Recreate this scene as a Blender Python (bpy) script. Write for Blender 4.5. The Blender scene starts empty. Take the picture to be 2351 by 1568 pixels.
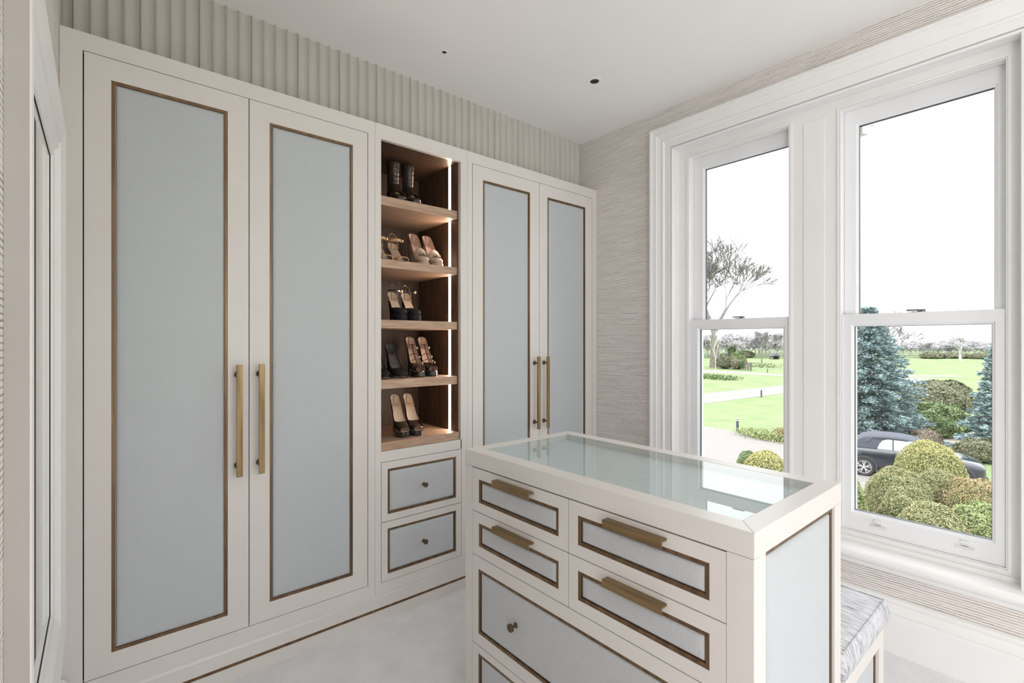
import bpy, bmesh, math, random
import numpy as np
from mathutils import Vector, Matrix

random.seed(7)
RNG = np.random.default_rng(7)
SC = bpy.context.scene
COL = SC.collection
PI = math.pi

# ---------------------------------------------------------------- camera
cam_d = bpy.data.cameras.new('camera')
cam_d.sensor_width = 36.0
cam_d.lens = 1115.0 / 2351.0 * 36.0
cam_d.clip_start = 0.02
cam_d.clip_end = 3000
cam = bpy.data.objects.new('camera', cam_d)
COL.objects.link(cam)
cam.location = (0, 0, 1.35)
cam.rotation_euler = (PI / 2, 0, -math.radians(90 - 49.694))
SC.camera = cam

# ---------------------------------------------------------------- world, light, exposure
W = bpy.data.worlds.new('overcast_sky')
SC.world = W
W.use_nodes = True
nt = W.node_tree
nt.nodes.clear()
wo = nt.nodes.new('ShaderNodeOutputWorld')
bg = nt.nodes.new('ShaderNodeBackground')
tc = nt.nodes.new('ShaderNodeTexCoord')
nz = nt.nodes.new('ShaderNodeTexNoise')
nz.inputs['Scale'].default_value = 2.2
nz.inputs['Detail'].default_value = 5
cr = nt.nodes.new('ShaderNodeValToRGB')
cr.color_ramp.elements[0].position = 0.35
cr.color_ramp.elements[0].color = (0.93, 0.955, 1.0, 1)
cr.color_ramp.elements[1].position = 0.65
cr.color_ramp.elements[1].color = (1.0, 0.995, 0.985, 1)
nt.links.new(tc.outputs['Generated'], nz.inputs['Vector'])
nt.links.new(nz.outputs['Fac'], cr.inputs['Fac'])
nt.links.new(cr.outputs['Color'], bg.inputs['Color'])
nt.links.new(bg.outputs['Background'], wo.inputs['Surface'])
# CIE-like overcast sky: luminance rises with the sine of the elevation
sx = nt.nodes.new('ShaderNodeSeparateXYZ')
mr = nt.nodes.new('ShaderNodeMapRange')
mr.inputs['From Min'].default_value = 0.0
mr.inputs['From Max'].default_value = 1.0
mr.inputs['To Min'].default_value = 1.0
mr.inputs['To Max'].default_value = 2.95
nt.links.new(tc.outputs['Generated'], sx.inputs[0])
nt.links.new(sx.outputs['Z'], mr.inputs['Value'])
nt.links.new(mr.outputs['Result'], bg.inputs['Strength'])


def area(name, loc, rot, sx, sy, power, color=(1, 1, 1), portal=False):
    l = bpy.data.lights.new(name, 'AREA')
    l.shape = 'RECTANGLE'
    l.size = sx
    l.size_y = sy
    l.energy = power
    l.color = color
    l.cycles.is_portal = portal
    o = bpy.data.objects.new(name, l)
    COL.objects.link(o)
    o.location = loc
    o.rotation_euler = rot
    return o


# portals at the window openings (they only steer the sky's own light)
area('window_portal', (3.02, 0.87, 1.47), (0, PI / 2, 0), 2.2, 1.6, 1, portal=True)
# added fill lamps behind the camera and at the left, no source seen there
area('rear_fill', (1.3, -2.45, 1.35), (PI / 2 + 1.15, 0, 0), 2.0, 1.2, 5.5, (0.96, 0.98, 1.0))
area('left_fill', (-0.30, -0.95, 1.1), (0, -PI / 2 - 0.65, 0), 1.7, 0.85, 15, (1.0, 0.955, 0.91))

SC.view_settings.view_transform = 'Standard'
SC.view_settings.look = 'None'
SC.view_settings.gamma = 1.0
SC.view_settings.use_curve_mapping = False
SC.view_settings.exposure = 1.02
SC.cycles.max_bounces = 12
SC.cycles.diffuse_bounces = 6
SC.cycles.transparent_max_bounces = 12
SC.cycles.sample_clamp_indirect = 6.0


# ---------------------------------------------------------------- materials
def mat(name, color=(0.8, 0.8, 0.8), rough=0.5, metal=0.0, spec=0.5, coat=0.0, sheen=0.0):
    m = bpy.data.materials.new(name)
    m.use_nodes = True
    b = m.node_tree.nodes['Principled BSDF']
    b.inputs['Base Color'].default_value = (*color, 1)
    b.inputs['Roughness'].default_value = rough
    b.inputs['Metallic'].default_value = metal
    b.inputs['Specular IOR Level'].default_value = spec
    b.inputs['Coat Weight'].default_value = coat
    b.inputs['Sheen Weight'].default_value = sheen
    return m


def nodes(m):
    return m.node_tree.nodes, m.node_tree.links, m.node_tree.nodes['Principled BSDF']


def tex(m, kind='noise', scale=50, stretch=(1, 1, 1), detail=3, c0=None, c1=None, p0=0.35, p1=0.65,
        bump=0.0, dist=0.001, extra=None, rough=0.5):
    """procedural colour and bump from one texture in object space"""
    N, L, b = nodes(m)
    t = N.new('ShaderNodeTexCoord')
    mp = N.new('ShaderNodeMapping')
    mp.inputs['Scale'].default_value = stretch
    L.new(t.outputs['Object'], mp.inputs['Vector'])
    if kind == 'noise':
        x = N.new('ShaderNodeTexNoise')
        x.inputs['Scale'].default_value = scale
        x.inputs['Detail'].default_value = detail
        x.inputs['Roughness'].default_value = rough
        out = x.outputs['Fac']
    elif kind == 'voronoi':
        x = N.new('ShaderNodeTexVoronoi')
        x.inputs['Scale'].default_value = scale
        out = x.outputs['Distance']
    else:
        x = N.new('ShaderNodeTexWave')
        x.inputs['Scale'].default_value = scale
        x.bands_direction = 'Z'
        x.inputs['Distortion'].default_value = extra or 0
        x.inputs['Detail'].default_value = detail
        out = x.outputs['Fac']
    L.new(mp.outputs['Vector'], x.inputs['Vector'])
    if c0:
        r = N.new('ShaderNodeValToRGB')
        r.color_ramp.elements[0].position = p0
        r.color_ramp.elements[0].color = (*c0, 1)
        r.color_ramp.elements[1].position = p1
        r.color_ramp.elements[1].color = (*c1, 1)
        L.new(out, r.inputs['Fac'])
        L.new(r.outputs['Color'], b.inputs['Base Color'])
    if bump:
        bp = N.new('ShaderNodeBump')
        bp.inputs['Strength'].default_value = bump
        bp.inputs['Distance'].default_value = dist
        L.new(out, bp.inputs['Height'])
        L.new(bp.outputs['Normal'], b.inputs['Normal'])
    return m


M = {}
M['paint'] = tex(mat('cream_cabinet_paint', (0.66, 0.62, 0.575), 0.33), 'noise', 3, c0=(0.69, 0.66, 0.63), c1=(0.71, 0.68, 0.65))
M['trimpaint'] = tex(mat('white_joinery_paint', (0.80, 0.80, 0.79), 0.35), 'noise', 4, c0=(0.82, 0.815, 0.81), c1=(0.84, 0.835, 0.83))
M['sashpaint'] = tex(mat('white_sash_paint', (0.80, 0.81, 0.83), 0.3), 'noise', 4, c0=(0.79, 0.80, 0.825), c1=(0.81, 0.82, 0.84))
M['flute'] = tex(mat('stone_fluted_paint', (0.55, 0.53, 0.48), 0.5), 'noise', 5, c0=(0.54, 0.515, 0.47), c1=(0.56, 0.535, 0.49))
M['ceil'] = tex(mat('ceiling_paint', (0.80, 0.795, 0.78), 0.7), 'noise', 2, c0=(0.87, 0.865, 0.855), c1=(0.89, 0.885, 0.875))
M['lining'] = tex(mat('drawer_lining_leather', (0.66, 0.74, 0.76), 0.6), 'noise', 60, c0=(0.72, 0.745, 0.76), c1=(0.75, 0.775, 0.79))
M['greige'] = tex(mat('greige_edge', (0.46, 0.43, 0.40), 0.45), 'noise', 14, (1, 1, .1), c0=(0.45, 0.42, 0.39), c1=(0.49, 0.46, 0.43))
M['dark'] = tex(mat('black_parts_and_gap_shade', (0.02, 0.018, 0.016), 0.6), 'noise', 5, c0=(0.02, 0.018, 0.016), c1=(0.025, 0.022, 0.02))  # for real black parts and for shade painted behind the gaps


def leather(name, c, vs, bump):
    m = mat(name, c, 0.42, spec=0.45, sheen=0.1)
    N, L, b = nodes(m)
    t = N.new('ShaderNodeTexCoord')
    v = N.new('ShaderNodeTexVoronoi')
    v.inputs['Scale'].default_value = vs
    v.feature = 'SMOOTH_F1'
    n = N.new('ShaderNodeTexNoise')
    n.inputs['Scale'].default_value = 9
    n.inputs['Detail'].default_value = 4
    w = N.new('ShaderNodeMix')
    w.data_type = 'VECTOR'
    w.inputs[0].default_value = 0.03
    L.new(t.outputs['Object'], n.inputs['Vector'])
    L.new(t.outputs['Object'], w.inputs[4])
    L.new(n.outputs['Color'], w.inputs[5])
    L.new(w.outputs[1], v.inputs['Vector'])
    r = N.new('ShaderNodeValToRGB')
    r.color_ramp.elements[0].color = (*[x * 0.985 for x in c], 1)
    r.color_ramp.elements[1].color = (*[min(1, x * 1.015) for x in c], 1)
    L.new(n.outputs['Fac'], r.inputs['Fac'])
    L.new(r.outputs['Color'], b.inputs['Base Color'])
    bp = N.new('ShaderNodeBump')
    bp.inputs['Strength'].default_value = bump
    bp.inputs['Distance'].default_value = 0.0012
    bp.invert = True
    L.new(v.outputs['Distance'], bp.inputs['Height'])
    L.new(bp.outputs['Normal'], b.inputs['Normal'])
    return m


M['leather'] = leather('pale_blue_leather', (0.49, 0.52, 0.54), 210, 0.5)
M['leather2'] = leather('pale_blue_ostrich_leather', (0.50, 0.515, 0.53), 150, 0.9)
M['bronze'] = tex(mat('dark_bronze_trim', (0.20, 0.125, 0.07), 0.38, metal=0.75), 'noise', 40, (1, 1, 0.1), 3,
                  (0.15, 0.09, 0.05), (0.24, 0.15, 0.085), bump=0.05)
M['brass'] = tex(mat('aged_brass', (0.38, 0.28, 0.15), 0.36, metal=0.9), 'noise', 60, (1, 1, 0.06), 4,
                 (0.21, 0.14, 0.07), (0.36, 0.248, 0.13), bump=0.08)
M['brassh'] = tex(mat('aged_brass_horizontal', (0.38, 0.28, 0.15), 0.36, metal=0.9), 'noise', 60, (1, 0.06, 1), 4,
                  (0.21, 0.14, 0.07), (0.36, 0.248, 0.13), bump=0.08)
M['darkbrass'] = tex(mat('dark_bronze_knob', (0.13, 0.09, 0.06), 0.35, metal=0.85), 'noise', 80,
                     c0=(0.10, 0.07, 0.045), c1=(0.20, 0.14, 0.09))
M['chrome'] = tex(mat('polished_chrome', (0.75, 0.76, 0.78), 0.15, metal=1), 'noise', 5, c0=(0.74, 0.75, 0.77), c1=(0.77, 0.78, 0.8))
M['steel'] = tex(mat('grey_fastener_metal', (0.12, 0.13, 0.16), 0.35, metal=0.8), 'noise', 5, c0=(0.11, 0.12, 0.15), c1=(0.2, 0.21, 0.24))
M['spacer'] = tex(mat('dark_glazing_spacer', (0.05, 0.06, 0.09), 0.5), 'noise', 5, c0=(0.045, 0.055, 0.08), c1=(0.06, 0.07, 0.10))
M['satin'] = tex(mat('satin_chrome_lift', (0.8, 0.8, 0.8), 0.3, metal=0.25), 'noise', 5, c0=(0.72, 0.70, 0.68), c1=(0.78, 0.76, 0.74))

# oak: same wood twice, darkened for niche shade, lightened for lit shelves
m = M['wood'] = mat('limed_oak_niche_shaded', (0.42, 0.29, 0.19), 0.45)
N, L, b = nodes(m)
t = N.new('ShaderNodeTexCoord'); mp = N.new('ShaderNodeMapping')
mp.inputs['Scale'].default_value = (1, 1, 0.12)
x = N.new('ShaderNodeTexNoise'); x.inputs['Scale'].default_value = 60; x.inputs['Detail'].default_value = 6
x.inputs['Distortion'].default_value = 0.6
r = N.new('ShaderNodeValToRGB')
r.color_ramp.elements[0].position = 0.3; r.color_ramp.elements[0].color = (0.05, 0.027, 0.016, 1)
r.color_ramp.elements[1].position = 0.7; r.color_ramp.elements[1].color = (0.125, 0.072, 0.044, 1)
bp = N.new('ShaderNodeBump'); bp.inputs['Strength'].default_value = 0.2; bp.inputs['Distance'].default_value = 0.0005
L.new(t.outputs['Object'], mp.inputs['Vector']); L.new(mp.outputs['Vector'], x.inputs['Vector'])
L.new(x.outputs['Fac'], r.inputs['Fac']); L.new(r.outputs['Color'], b.inputs['Base Color'])
L.new(x.outputs['Fac'], bp.inputs['Height']); L.new(bp.outputs['Normal'], b.inputs['Normal'])
m = M['woodh'] = mat('limed_oak_shelf_lit', (0.5, 0.36, 0.25), 0.45)  # same oak, with room light on the shelf fronts painted in
N, L, b = nodes(m)
t = N.new('ShaderNodeTexCoord'); mp = N.new('ShaderNodeMapping')
mp.inputs['Scale'].default_value = (0.12, 1, 1)
x = N.new('ShaderNodeTexNoise'); x.inputs['Scale'].default_value = 55; x.inputs['Detail'].default_value = 6
x.inputs['Distortion'].default_value = 1.2
r = N.new('ShaderNodeValToRGB')
r.color_ramp.elements[0].position = 0.3; r.color_ramp.elements[0].color = (0.36, 0.235, 0.155, 1)
r.color_ramp.elements[1].position = 0.7; r.color_ramp.elements[1].color = (0.54, 0.375, 0.27, 1)
bp = N.new('ShaderNodeBump'); bp.inputs['Strength'].default_value = 0.2; bp.inputs['Distance'].default_value = 0.0005
L.new(t.outputs['Object'], mp.inputs['Vector']); L.new(mp.outputs['Vector'], x.inputs['Vector'])
L.new(x.outputs['Fac'], r.inputs['Fac']); L.new(r.outputs['Color'], b.inputs['Base Color'])
L.new(x.outputs['Fac'], bp.inputs['Height']); L.new(bp.outputs['Normal'], b.inputs['Normal'])

# grass-cloth wallpaper: irregular horizontal strings
m = M['paper'] = mat('string_wallpaper', (0.6, 0.56, 0.52), 0.85)
N, L, b = nodes(m)
t = N.new('ShaderNodeTexCoord')
mp = N.new('ShaderNodeMapping'); mp.inputs['Scale'].default_value = (0.6, 0.6, 1.0)
nn = N.new('ShaderNodeTexNoise'); nn.inputs['Scale'].default_value = 3.0; nn.inputs['Detail'].default_value = 3
mx = N.new('ShaderNodeMix'); mx.data_type = 'VECTOR'; mx.inputs[0].default_value = 0.012
wv = N.new('ShaderNodeTexWave'); wv.bands_direction = 'Z'; wv.inputs['Scale'].default_value = 31.0
wv.inputs['Distortion'].default_value = 1.2; wv.inputs['Detail'].default_value = 2; wv.inputs['Detail Scale'].default_value = 3
fine = N.new('ShaderNodeTexNoise'); fine.inputs['Scale'].default_value = 25; fine.inputs['Detail'].default_value = 4
mf = N.new('ShaderNodeMapping'); mf.inputs['Scale'].default_value = (1, 1, 6)
L.new(t.outputs['Object'], mp.inputs['Vector']); L.new(mp.outputs['Vector'], nn.inputs['Vector'])
L.new(mp.outputs['Vector'], mx.inputs[4]); L.new(nn.outputs['Color'], mx.inputs[5])
L.new(mx.outputs[1], wv.inputs['Vector'])
L.new(t.outputs['Object'], mf.inputs['Vector']); L.new(mf.outputs['Vector'], fine.inputs['Vector'])
r = N.new('ShaderNodeValToRGB')
r.color_ramp.elements[0].position = 0.0; r.color_ramp.elements[0].color = (0.33, 0.29, 0.265, 1)
r.color_ramp.elements[1].position = 0.30; r.color_ramp.elements[1].color = (0.86, 0.815, 0.775, 1)
irr = N.new('ShaderNodeTexNoise'); irr.inputs['Scale'].default_value = 9; irr.inputs['Detail'].default_value = 5
mi = N.new('ShaderNodeMapping'); mi.inputs['Scale'].default_value = (.5, .5, 9)
L.new(t.outputs['Object'], mi.inputs['Vector']); L.new(mi.outputs['Vector'], irr.inputs['Vector'])
ad = N.new('ShaderNodeMath'); ad.operation = 'MULTIPLY_ADD'; ad.inputs[1].default_value = 0.75
su = N.new('ShaderNodeMath'); su.operation = 'SUBTRACT'; su.inputs[1].default_value = 0.48
L.new(irr.outputs['Fac'], su.inputs[0]); L.new(su.outputs[0], ad.inputs[0]); L.new(wv.outputs['Fac'], ad.inputs[2])
L.new(ad.outputs[0], r.inputs['Fac'])
mc = N.new('ShaderNodeMix'); mc.data_type = 'RGBA'; mc.blend_type = 'MULTIPLY'; mc.inputs[0].default_value = 0.25
L.new(r.outputs['Color'], mc.inputs[6]); L.new(fine.outputs['Fac'], mc.inputs[7])
br = N.new('ShaderNodeBrightContrast'); br.inputs['Bright'].default_value = 0.05
L.new(mc.outputs[2], br.inputs['Color']); L.new(br.outputs['Color'], b.inputs['Base Color'])
bp = N.new('ShaderNodeBump'); bp.inputs['Strength'].default_value = 0.5; bp.inputs['Distance'].default_value = 0.002
L.new(wv.outputs['Fac'], bp.inputs['Height']); L.new(bp.outputs['Normal'], b.inputs['Normal'])

# carpet
m = M['carpet'] = mat('pale_grey_carpet', (0.7, 0.7, 0.72), 0.95, spec=0.1, sheen=0.3)
N, L, b = nodes(m)
t = N.new('ShaderNodeTexCoord')
x = N.new('ShaderNodeTexNoise'); x.inputs['Scale'].default_value = 260; x.inputs['Detail'].default_value = 3
y = N.new('ShaderNodeTexNoise'); y.inputs['Scale'].default_value = 9; y.inputs['Detail'].default_value = 3
mm = N.new('ShaderNodeMath'); mm.operation = 'MULTIPLY_ADD'; mm.inputs[1].default_value = 0.45
L.new(t.outputs['Object'], x.inputs['Vector']); L.new(t.outputs['Object'], y.inputs['Vector'])
L.new(y.outputs['Fac'], mm.inputs[0]); L.new(x.outputs['Fac'], mm.inputs[2])
r = N.new('ShaderNodeValToRGB')
r.color_ramp.elements[0].position = 0.5; r.color_ramp.elements[0].color = (0.70, 0.695, 0.71, 1)
r.color_ramp.elements[1].position = 0.95; r.color_ramp.elements[1].color = (0.90, 0.90, 0.92, 1)
L.new(mm.outputs[0], r.inputs['Fac']); L.new(r.outputs['Color'], b.inputs['Base Color'])
bp = N.new('ShaderNodeBump'); bp.inputs['Strength'].default_value = 0.7; bp.inputs['Distance'].default_value = 0.004
L.new(x.outputs['Fac'], bp.inputs['Height']); L.new(bp.outputs['Normal'], b.inputs['Normal'])

# woven cushion: dark streaks along the weave
m = M['weave'] = mat('woven_bench_fabric', (0.6, 0.6, 0.62), 0.85, spec=0.2, sheen=0.2)
N, L, b = nodes(m)
t = N.new('ShaderNodeTexCoord')
mp = N.new('ShaderNodeMapping'); mp.inputs['Scale'].default_value = (14, 1.2, 14)
x = N.new('ShaderNodeTexNoise'); x.inputs['Scale'].default_value = 16; x.inputs['Detail'].default_value = 6; x.inputs['Roughness'].default_value = 0.7
mp.inputs['Scale'].default_value = (14, 1.0, 1.6)
r = N.new('ShaderNodeValToRGB')
r.color_ramp.elements[0].position = 0.37; r.color_ramp.elements[0].color = (0.19, 0.205, 0.23, 1)
r.color_ramp.elements[1].position = 0.55; r.color_ramp.elements[1].color = (0.66, 0.665, 0.69, 1)
bp = N.new('ShaderNodeBump'); bp.inputs['Strength'].default_value = 0.3; bp.inputs['Distance'].default_value = 0.001
L.new(t.outputs['Object'], mp.inputs['Vector']); L.new(mp.outputs['Vector'], x.inputs['Vector'])
L.new(x.outputs['Fac'], r.inputs['Fac']); L.new(r.outputs['Color'], b.inputs['Base Color'])
L.new(x.outputs['Fac'], bp.inputs['Height']); L.new(bp.outputs['Normal'], b.inputs['Normal'])


def glass(name, tint, ior=1.45, rough=0.0):
    """thin sheet of glass: Fresnel reflection over clear transmission"""
    m = bpy.data.materials.new(name)
    m.use_nodes = True
    N = m.node_tree.nodes
    L = m.node_tree.links
    N.clear()
    o = N.new('ShaderNodeOutputMaterial')
    t = N.new('ShaderNodeBsdfTransparent')
    t.inputs['Color'].default_value = (*tint, 1)
    g = N.new('ShaderNodeBsdfGlossy')
    g.inputs['Roughness'].default_value = rough
    f = N.new('ShaderNodeFresnel')
    f.inputs['IOR'].default_value = ior
    x = N.new('ShaderNodeMixShader')
    gm = N.new('ShaderNodeNewGeometry')
    iv = N.new('ShaderNodeMath'); iv.operation = 'SUBTRACT'; iv.inputs[0].default_value = 1.0
    ml = N.new('ShaderNodeMath'); ml.operation = 'MULTIPLY'
    L.new(gm.outputs['Backfacing'], iv.inputs[1]); L.new(iv.outputs[0], ml.inputs[0]); L.new(f.outputs[0], ml.inputs[1])
    L.new(ml.outputs[0], x.inputs[0]); L.new(t.outputs[0], x.inputs[1]); L.new(g.outputs[0], x.inputs[2])
    L.new(x.outputs[0], o.inputs['Surface'])
    return m


M['glass'] = glass('window_glass', (0.97, 0.985, 0.98), 1.35)
M['tglass'] = glass('island_top_glass', (0.93, 0.96, 0.958), 2.1)
m = M['mirror'] = tex(mat('silvered_mirror', (0.80, 0.84, 0.83), 0.02, metal=1), 'noise', 2, c0=(0.79, 0.835, 0.82), c1=(0.81, 0.85, 0.84))


def emit(name, c, s):
    m = mat(name, c, 0.5)
    N, L, b = nodes(m)
    b.inputs['Emission Color'].default_value = (*c, 1)
    b.inputs['Emission Strength'].default_value = s
    return m


M['led'] = emit('warm_led', (1.0, 0.78, 0.60), 18.0)


def islands(name, c0, c1, rough=0.7, spec=0.2, cm=None, trans=0.0):
    """colour varied per loose piece (leaf, needle spray)"""
    m = mat(name, c0, rough, spec=spec)
    N, L, b = nodes(m)
    g = N.new('ShaderNodeNewGeometry')
    r = N.new('ShaderNodeValToRGB')
    r.color_ramp.elements[0].color = (*c0, 1)
    r.color_ramp.elements[1].color = (*c1, 1)
    if cm:
        e = r.color_ramp.elements.new(0.5)
        e.color = (*cm, 1)
    L.new(g.outputs['Random Per Island'], r.inputs['Fac'])
    L.new(r.outputs['Color'], b.inputs['Base Color'])
    return m


# ---------------------------------------------------------------- mesh helpers
def wloc(o):
    v = Vector((0, 0, 0))
    while o is not None:
        v += o.location
        o = o.parent
    return v


def tag(o, label=None, cat=None, group=None, kind=None):
    if label: o['label'] = label
    if cat: o['category'] = cat
    if group: o['group'] = group
    if kind: o['kind'] = kind
    return o


def thing(name, label, cat, loc=(0, 0, 0), rz=0, group=None, kind=None):
    o = bpy.data.objects.new(name, None)
    o.empty_display_size = 0.05
    COL.objects.link(o)
    o.location = loc
    o.rotation_euler = (0, 0, rz)
    return tag(o, label, cat, group, kind)


def obj(name, bm, mt, parent=None, local=False, smooth=False, bevel=0.0, origin=None):
    """link a bmesh as ONE object. local=False: coordinates are world ones and get shifted to the parent"""
    bmesh.ops.recalc_face_normals(bm, faces=bm.faces)
    if not local:
        off = wloc(parent)
        if parent is None and origin is not None:
            off = Vector(origin)
        if off.length:
            bmesh.ops.translate(bm, verts=bm.verts, vec=-off)
    me = bpy.data.meshes.new(name)
    bm.to_mesh(me)
    bm.free()
    for x in (mt if isinstance(mt, (list, tuple)) else [mt]):
        me.materials.append(x)
    if smooth:
        me.polygons.foreach_set('use_smooth', [True] * len(me.polygons))
    o = bpy.data.objects.new(name, me)
    COL.objects.link(o)
    if parent is not None:
        o.parent = parent
    elif origin is not None:
        o.location = origin
    if bevel:
        md = o.modifiers.new('bevel', 'BEVEL')
        md.width = bevel
        md.segments = 2
        md.limit_method = 'ANGLE'
        md.harden_normals = False
    return o


ID = lambda u, v, n: Vector((u, v, n))


def prism(bm, a, b):
    va = [bm.verts.new(p) for p in a]
    vb = [bm.verts.new(p) for p in b]
    n = len(a)
    bm.faces.new(va)
    bm.faces.new(vb[::-1])
    for i in range(n):
        bm.faces.new((va[i], vb[i], vb[(i + 1) % n], va[(i + 1) % n]))


def box(bm, x0, x1, y0, y1, z0, z1, P=ID):
    prism(bm, [P(x0, y0, z0), P(x1, y0, z0), P(x1, y1, z0), P(x0, y1, z0)],
          [P(x0, y0, z1), P(x1, y0, z1), P(x1, y1, z1), P(x0, y1, z1)])


def ring(bm, P, u0, u1, v0, v1, w, n0, n1, w2=None):
    """picture-frame ring, mitred; (u0..u1, v0..v1) outside, w wide (w2 = v width)"""
    w2 = w if w2 is None else w2
    O = [(u0, v0), (u1, v0), (u1, v1), (u0, v1)]
    I = [(u0 + w, v0 + w2), (u1 - w, v0 + w2), (u1 - w, v1 - w2), (u0 + w, v1 - w2)]
    for i in range(4):
        j = (i + 1) % 4
        q = [O[i], O[j], I[j], I[i]]
        prism(bm, [P(a, b, n0) for a, b in q], [P(a, b, n1) for a, b in q])


def pad(bm, P, u0, u1, v0, v1, n0, h, e=0.012):
    """upholstered panel: edges roll down to n0, face at n0+h"""
    def grid(a, b, e=e):
        e = min(e, (b - a) / 7)
        return [a, a + e * .12, a + e * .4, a + e, a + e * 2.5, (a + b) / 2, b - e * 2.5, b - e, b - e * .4, b - e * .12, b]
    prof = [0, .45, .75, .92, 1.0, 1.0, 1.0, .92, .75, .45, 0]
    U = grid(u0, u1)
    V = grid(v0, v1)
    g = [[bm.verts.new(P(U[i], V[j], n0 + h * min(prof[i], prof[j]))) for j in range(11)] for i in range(11)]
    for i in range(10):
        for j in range(10):
            bm.faces.new((g[i][j], g[i + 1][j], g[i + 1][j + 1], g[i][j + 1]))


def cyl(bm, c, axis, r0, r1, h, seg=20, caps=True):
    """frustum from c along axis"""
    axis = Vector(axis).normalized()
    t = Vector((0, 0, 1)) if abs(axis.z) < 0.9 else Vector((1, 0, 0))
    a = axis.cross(t).normalized()
    b = axis.cross(a)
    c = Vector(c)
    v0 = []
    v1 = []
    for i in range(seg):
        q = 2 * PI * i / seg
        d = a * math.cos(q) + b * math.sin(q)
        v0.append(bm.verts.new(c + d * r0))
        v1.append(bm.verts.new(c + axis * h + d * r1))
    for i in range(seg):
        j = (i + 1) % seg
        bm.faces.new((v0[i], v0[j], v1[j], v1[i]))
    if caps:
        bm.faces.new(v0[::-1])
        bm.faces.new(v1)


def lathe(bm, c, axis, prof, seg=20):
    """profile [(distance along axis, radius)]"""
    axis = Vector(axis).normalized()
    t = Vector((0, 0, 1)) if abs(axis.z) < 0.9 else Vector((1, 0, 0))
    a = axis.cross(t).normalized()
    b = axis.cross(a)
    c = Vector(c)
    rows = []
    for h, r in prof:
        rows.append([bm.verts.new(c + axis * h + (a * math.cos(2 * PI * i / seg) + b * math.sin(2 * PI * i / seg)) * r) for i in range(seg)])
    for k in range(len(rows) - 1):
        for i in range(seg):
            j = (i + 1) % seg
            bm.faces.new((rows[k][i], rows[k][j], rows[k + 1][j], rows[k + 1][i]))
    bm.faces.new(rows[0][::-1])
    bm.faces.new(rows[-1])


def tube(bm, pts, r, seg=6, closed=False):
    pts = [Vector(p) for p in pts]
    rr = r if isinstance(r, (list, tuple)) else [r] * len(pts)
    rows = []
    n = len(pts)
    for i, p in enumerate(pts):
        d = (pts[(i + 1) % n] - pts[i - 1]) if closed else (pts[min(i + 1, n - 1)] - pts[max(i - 1, 0)])
        d.normalize()
        t = Vector((0, 0, 1)) if abs(d.z) < 0.9 else Vector((1, 0, 0))
        a = d.cross(t).normalized()
        b = d.cross(a)
        rows.append([bm.verts.new(p + (a * math.cos(2 * PI * k / seg) + b * math.sin(2 * PI * k / seg)) * rr[i]) for k in range(seg)])
    for i in range(n if closed else n - 1):
        for k in range(seg):
            j = (k + 1) % seg
            bm.faces.new((rows[i][k], rows[i][j], rows[(i + 1) % n][j], rows[(i + 1) % n][k]))
    if not closed:
        bm.faces.new(rows[0][::-1])
        bm.faces.new(rows[-1])


def B():
    return bmesh.new()


def copy_tree(o, parent=None):
    c = o.copy()
    COL.objects.link(c)
    c.parent = parent
    for ch in list(o.children):
        copy_tree(ch, c)
    return c


# ================================================================ ROOM SHELL
D = 2.197      # wardrobe face plane
WX = 2.64      # window wall plane
LX = -0.104    # left wall plane
CZ = 2.77
YB = -2.6      # rear wall
YF = 2.80      # wall behind the wardrobes


def struct(name, bm, mt, parent=None, **k):
    o = obj(name, bm, mt, parent, **k)
    if parent is None:
        o['kind'] = 'structure'
    return o


bm = B(); box(bm, LX - 0.2, WX + 0.0, YB - 0.1, YF, -0.12, 0.0); struct('floor', bm, M['carpet'])
bm = B(); box(bm, LX - 0.2, WX + 0.36, YB - 0.2, YF + 0.1, CZ, CZ + 0.12); struct('ceiling', bm, M['ceil'])
bm = B(); box(bm, LX - 0.2, WX + 0.36, YF, YF + 0.15, -0.12, CZ); struct('wall_back', bm, M['paper'])
# unseen rear wall, with a wide opening added for the rear fill lamp
bm = B()
box(bm, LX - 0.2, 0.2, YB - 0.15, YB, -0.12, CZ); box(bm, 2.4, WX + 0.36, YB - 0.15, YB, -0.12, CZ)
box(bm, 0.2, 2.4, YB - 0.15, YB, -0.12, 0.45); box(bm, 0.2, 2.4, YB - 0.15, YB, 2.62, CZ)
struct('wall_rear', bm, M['paper'])
# left wall; the unseen door opening is added for the left fill lamp
bm = B()
box(bm, LX - 0.15, LX, YB, -1.42, -0.0, CZ); box(bm, LX - 0.15, LX, -0.48, YF, 0.0, CZ); box(bm, LX - 0.15, LX, -1.42, -0.48, 2.1, CZ)
struct('wall_left', bm, M['paper'])
# window wall with the pair of sashes
bm = B()
O1 = (0.148, 1.603, 0.395, 2.510)
x0, x1 = WX, WX + 0.33
box(bm, x0, x1, O1[1], YF, -0.12, CZ)
box(bm, x0, x1, YB - 0.2, O1[0], -0.12, CZ)
for o in (O1,):
    box(bm, x0, x1, o[0], o[1], -0.12, o[2])
    box(bm, x0, x1, o[0], o[1], o[3], CZ)
struct('wall_right', bm, M['paper'])


# ---------------------------------------------------------------- window joinery
def WP(u, v, n):           # window wall map: u = y, v = z, n = towards the room
    return Vector((WX - n, u, v))


def sweep_ud(bm, y0, y1, zt, zb, prof):
    """architrave: profile [(d outwards, X)] round left jamb, head, right jamb"""
    rows = []
    for d, x in prof:
        rows.append([bm.verts.new(p) for p in ((x, y1 + d, zb), (x, y1 + d, zt + d), (x, y0 - d, zt + d), (x, y0 - d, zb))])
    for i in range(len(rows) - 1):
        for k in range(3):
            bm.faces.new((rows[i][k], rows[i][k + 1], rows[i + 1][k + 1], rows[i + 1][k]))
    bm.faces.new([r[0] for r in rows]); bm.faces.new([r[3] for r in rows])


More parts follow.
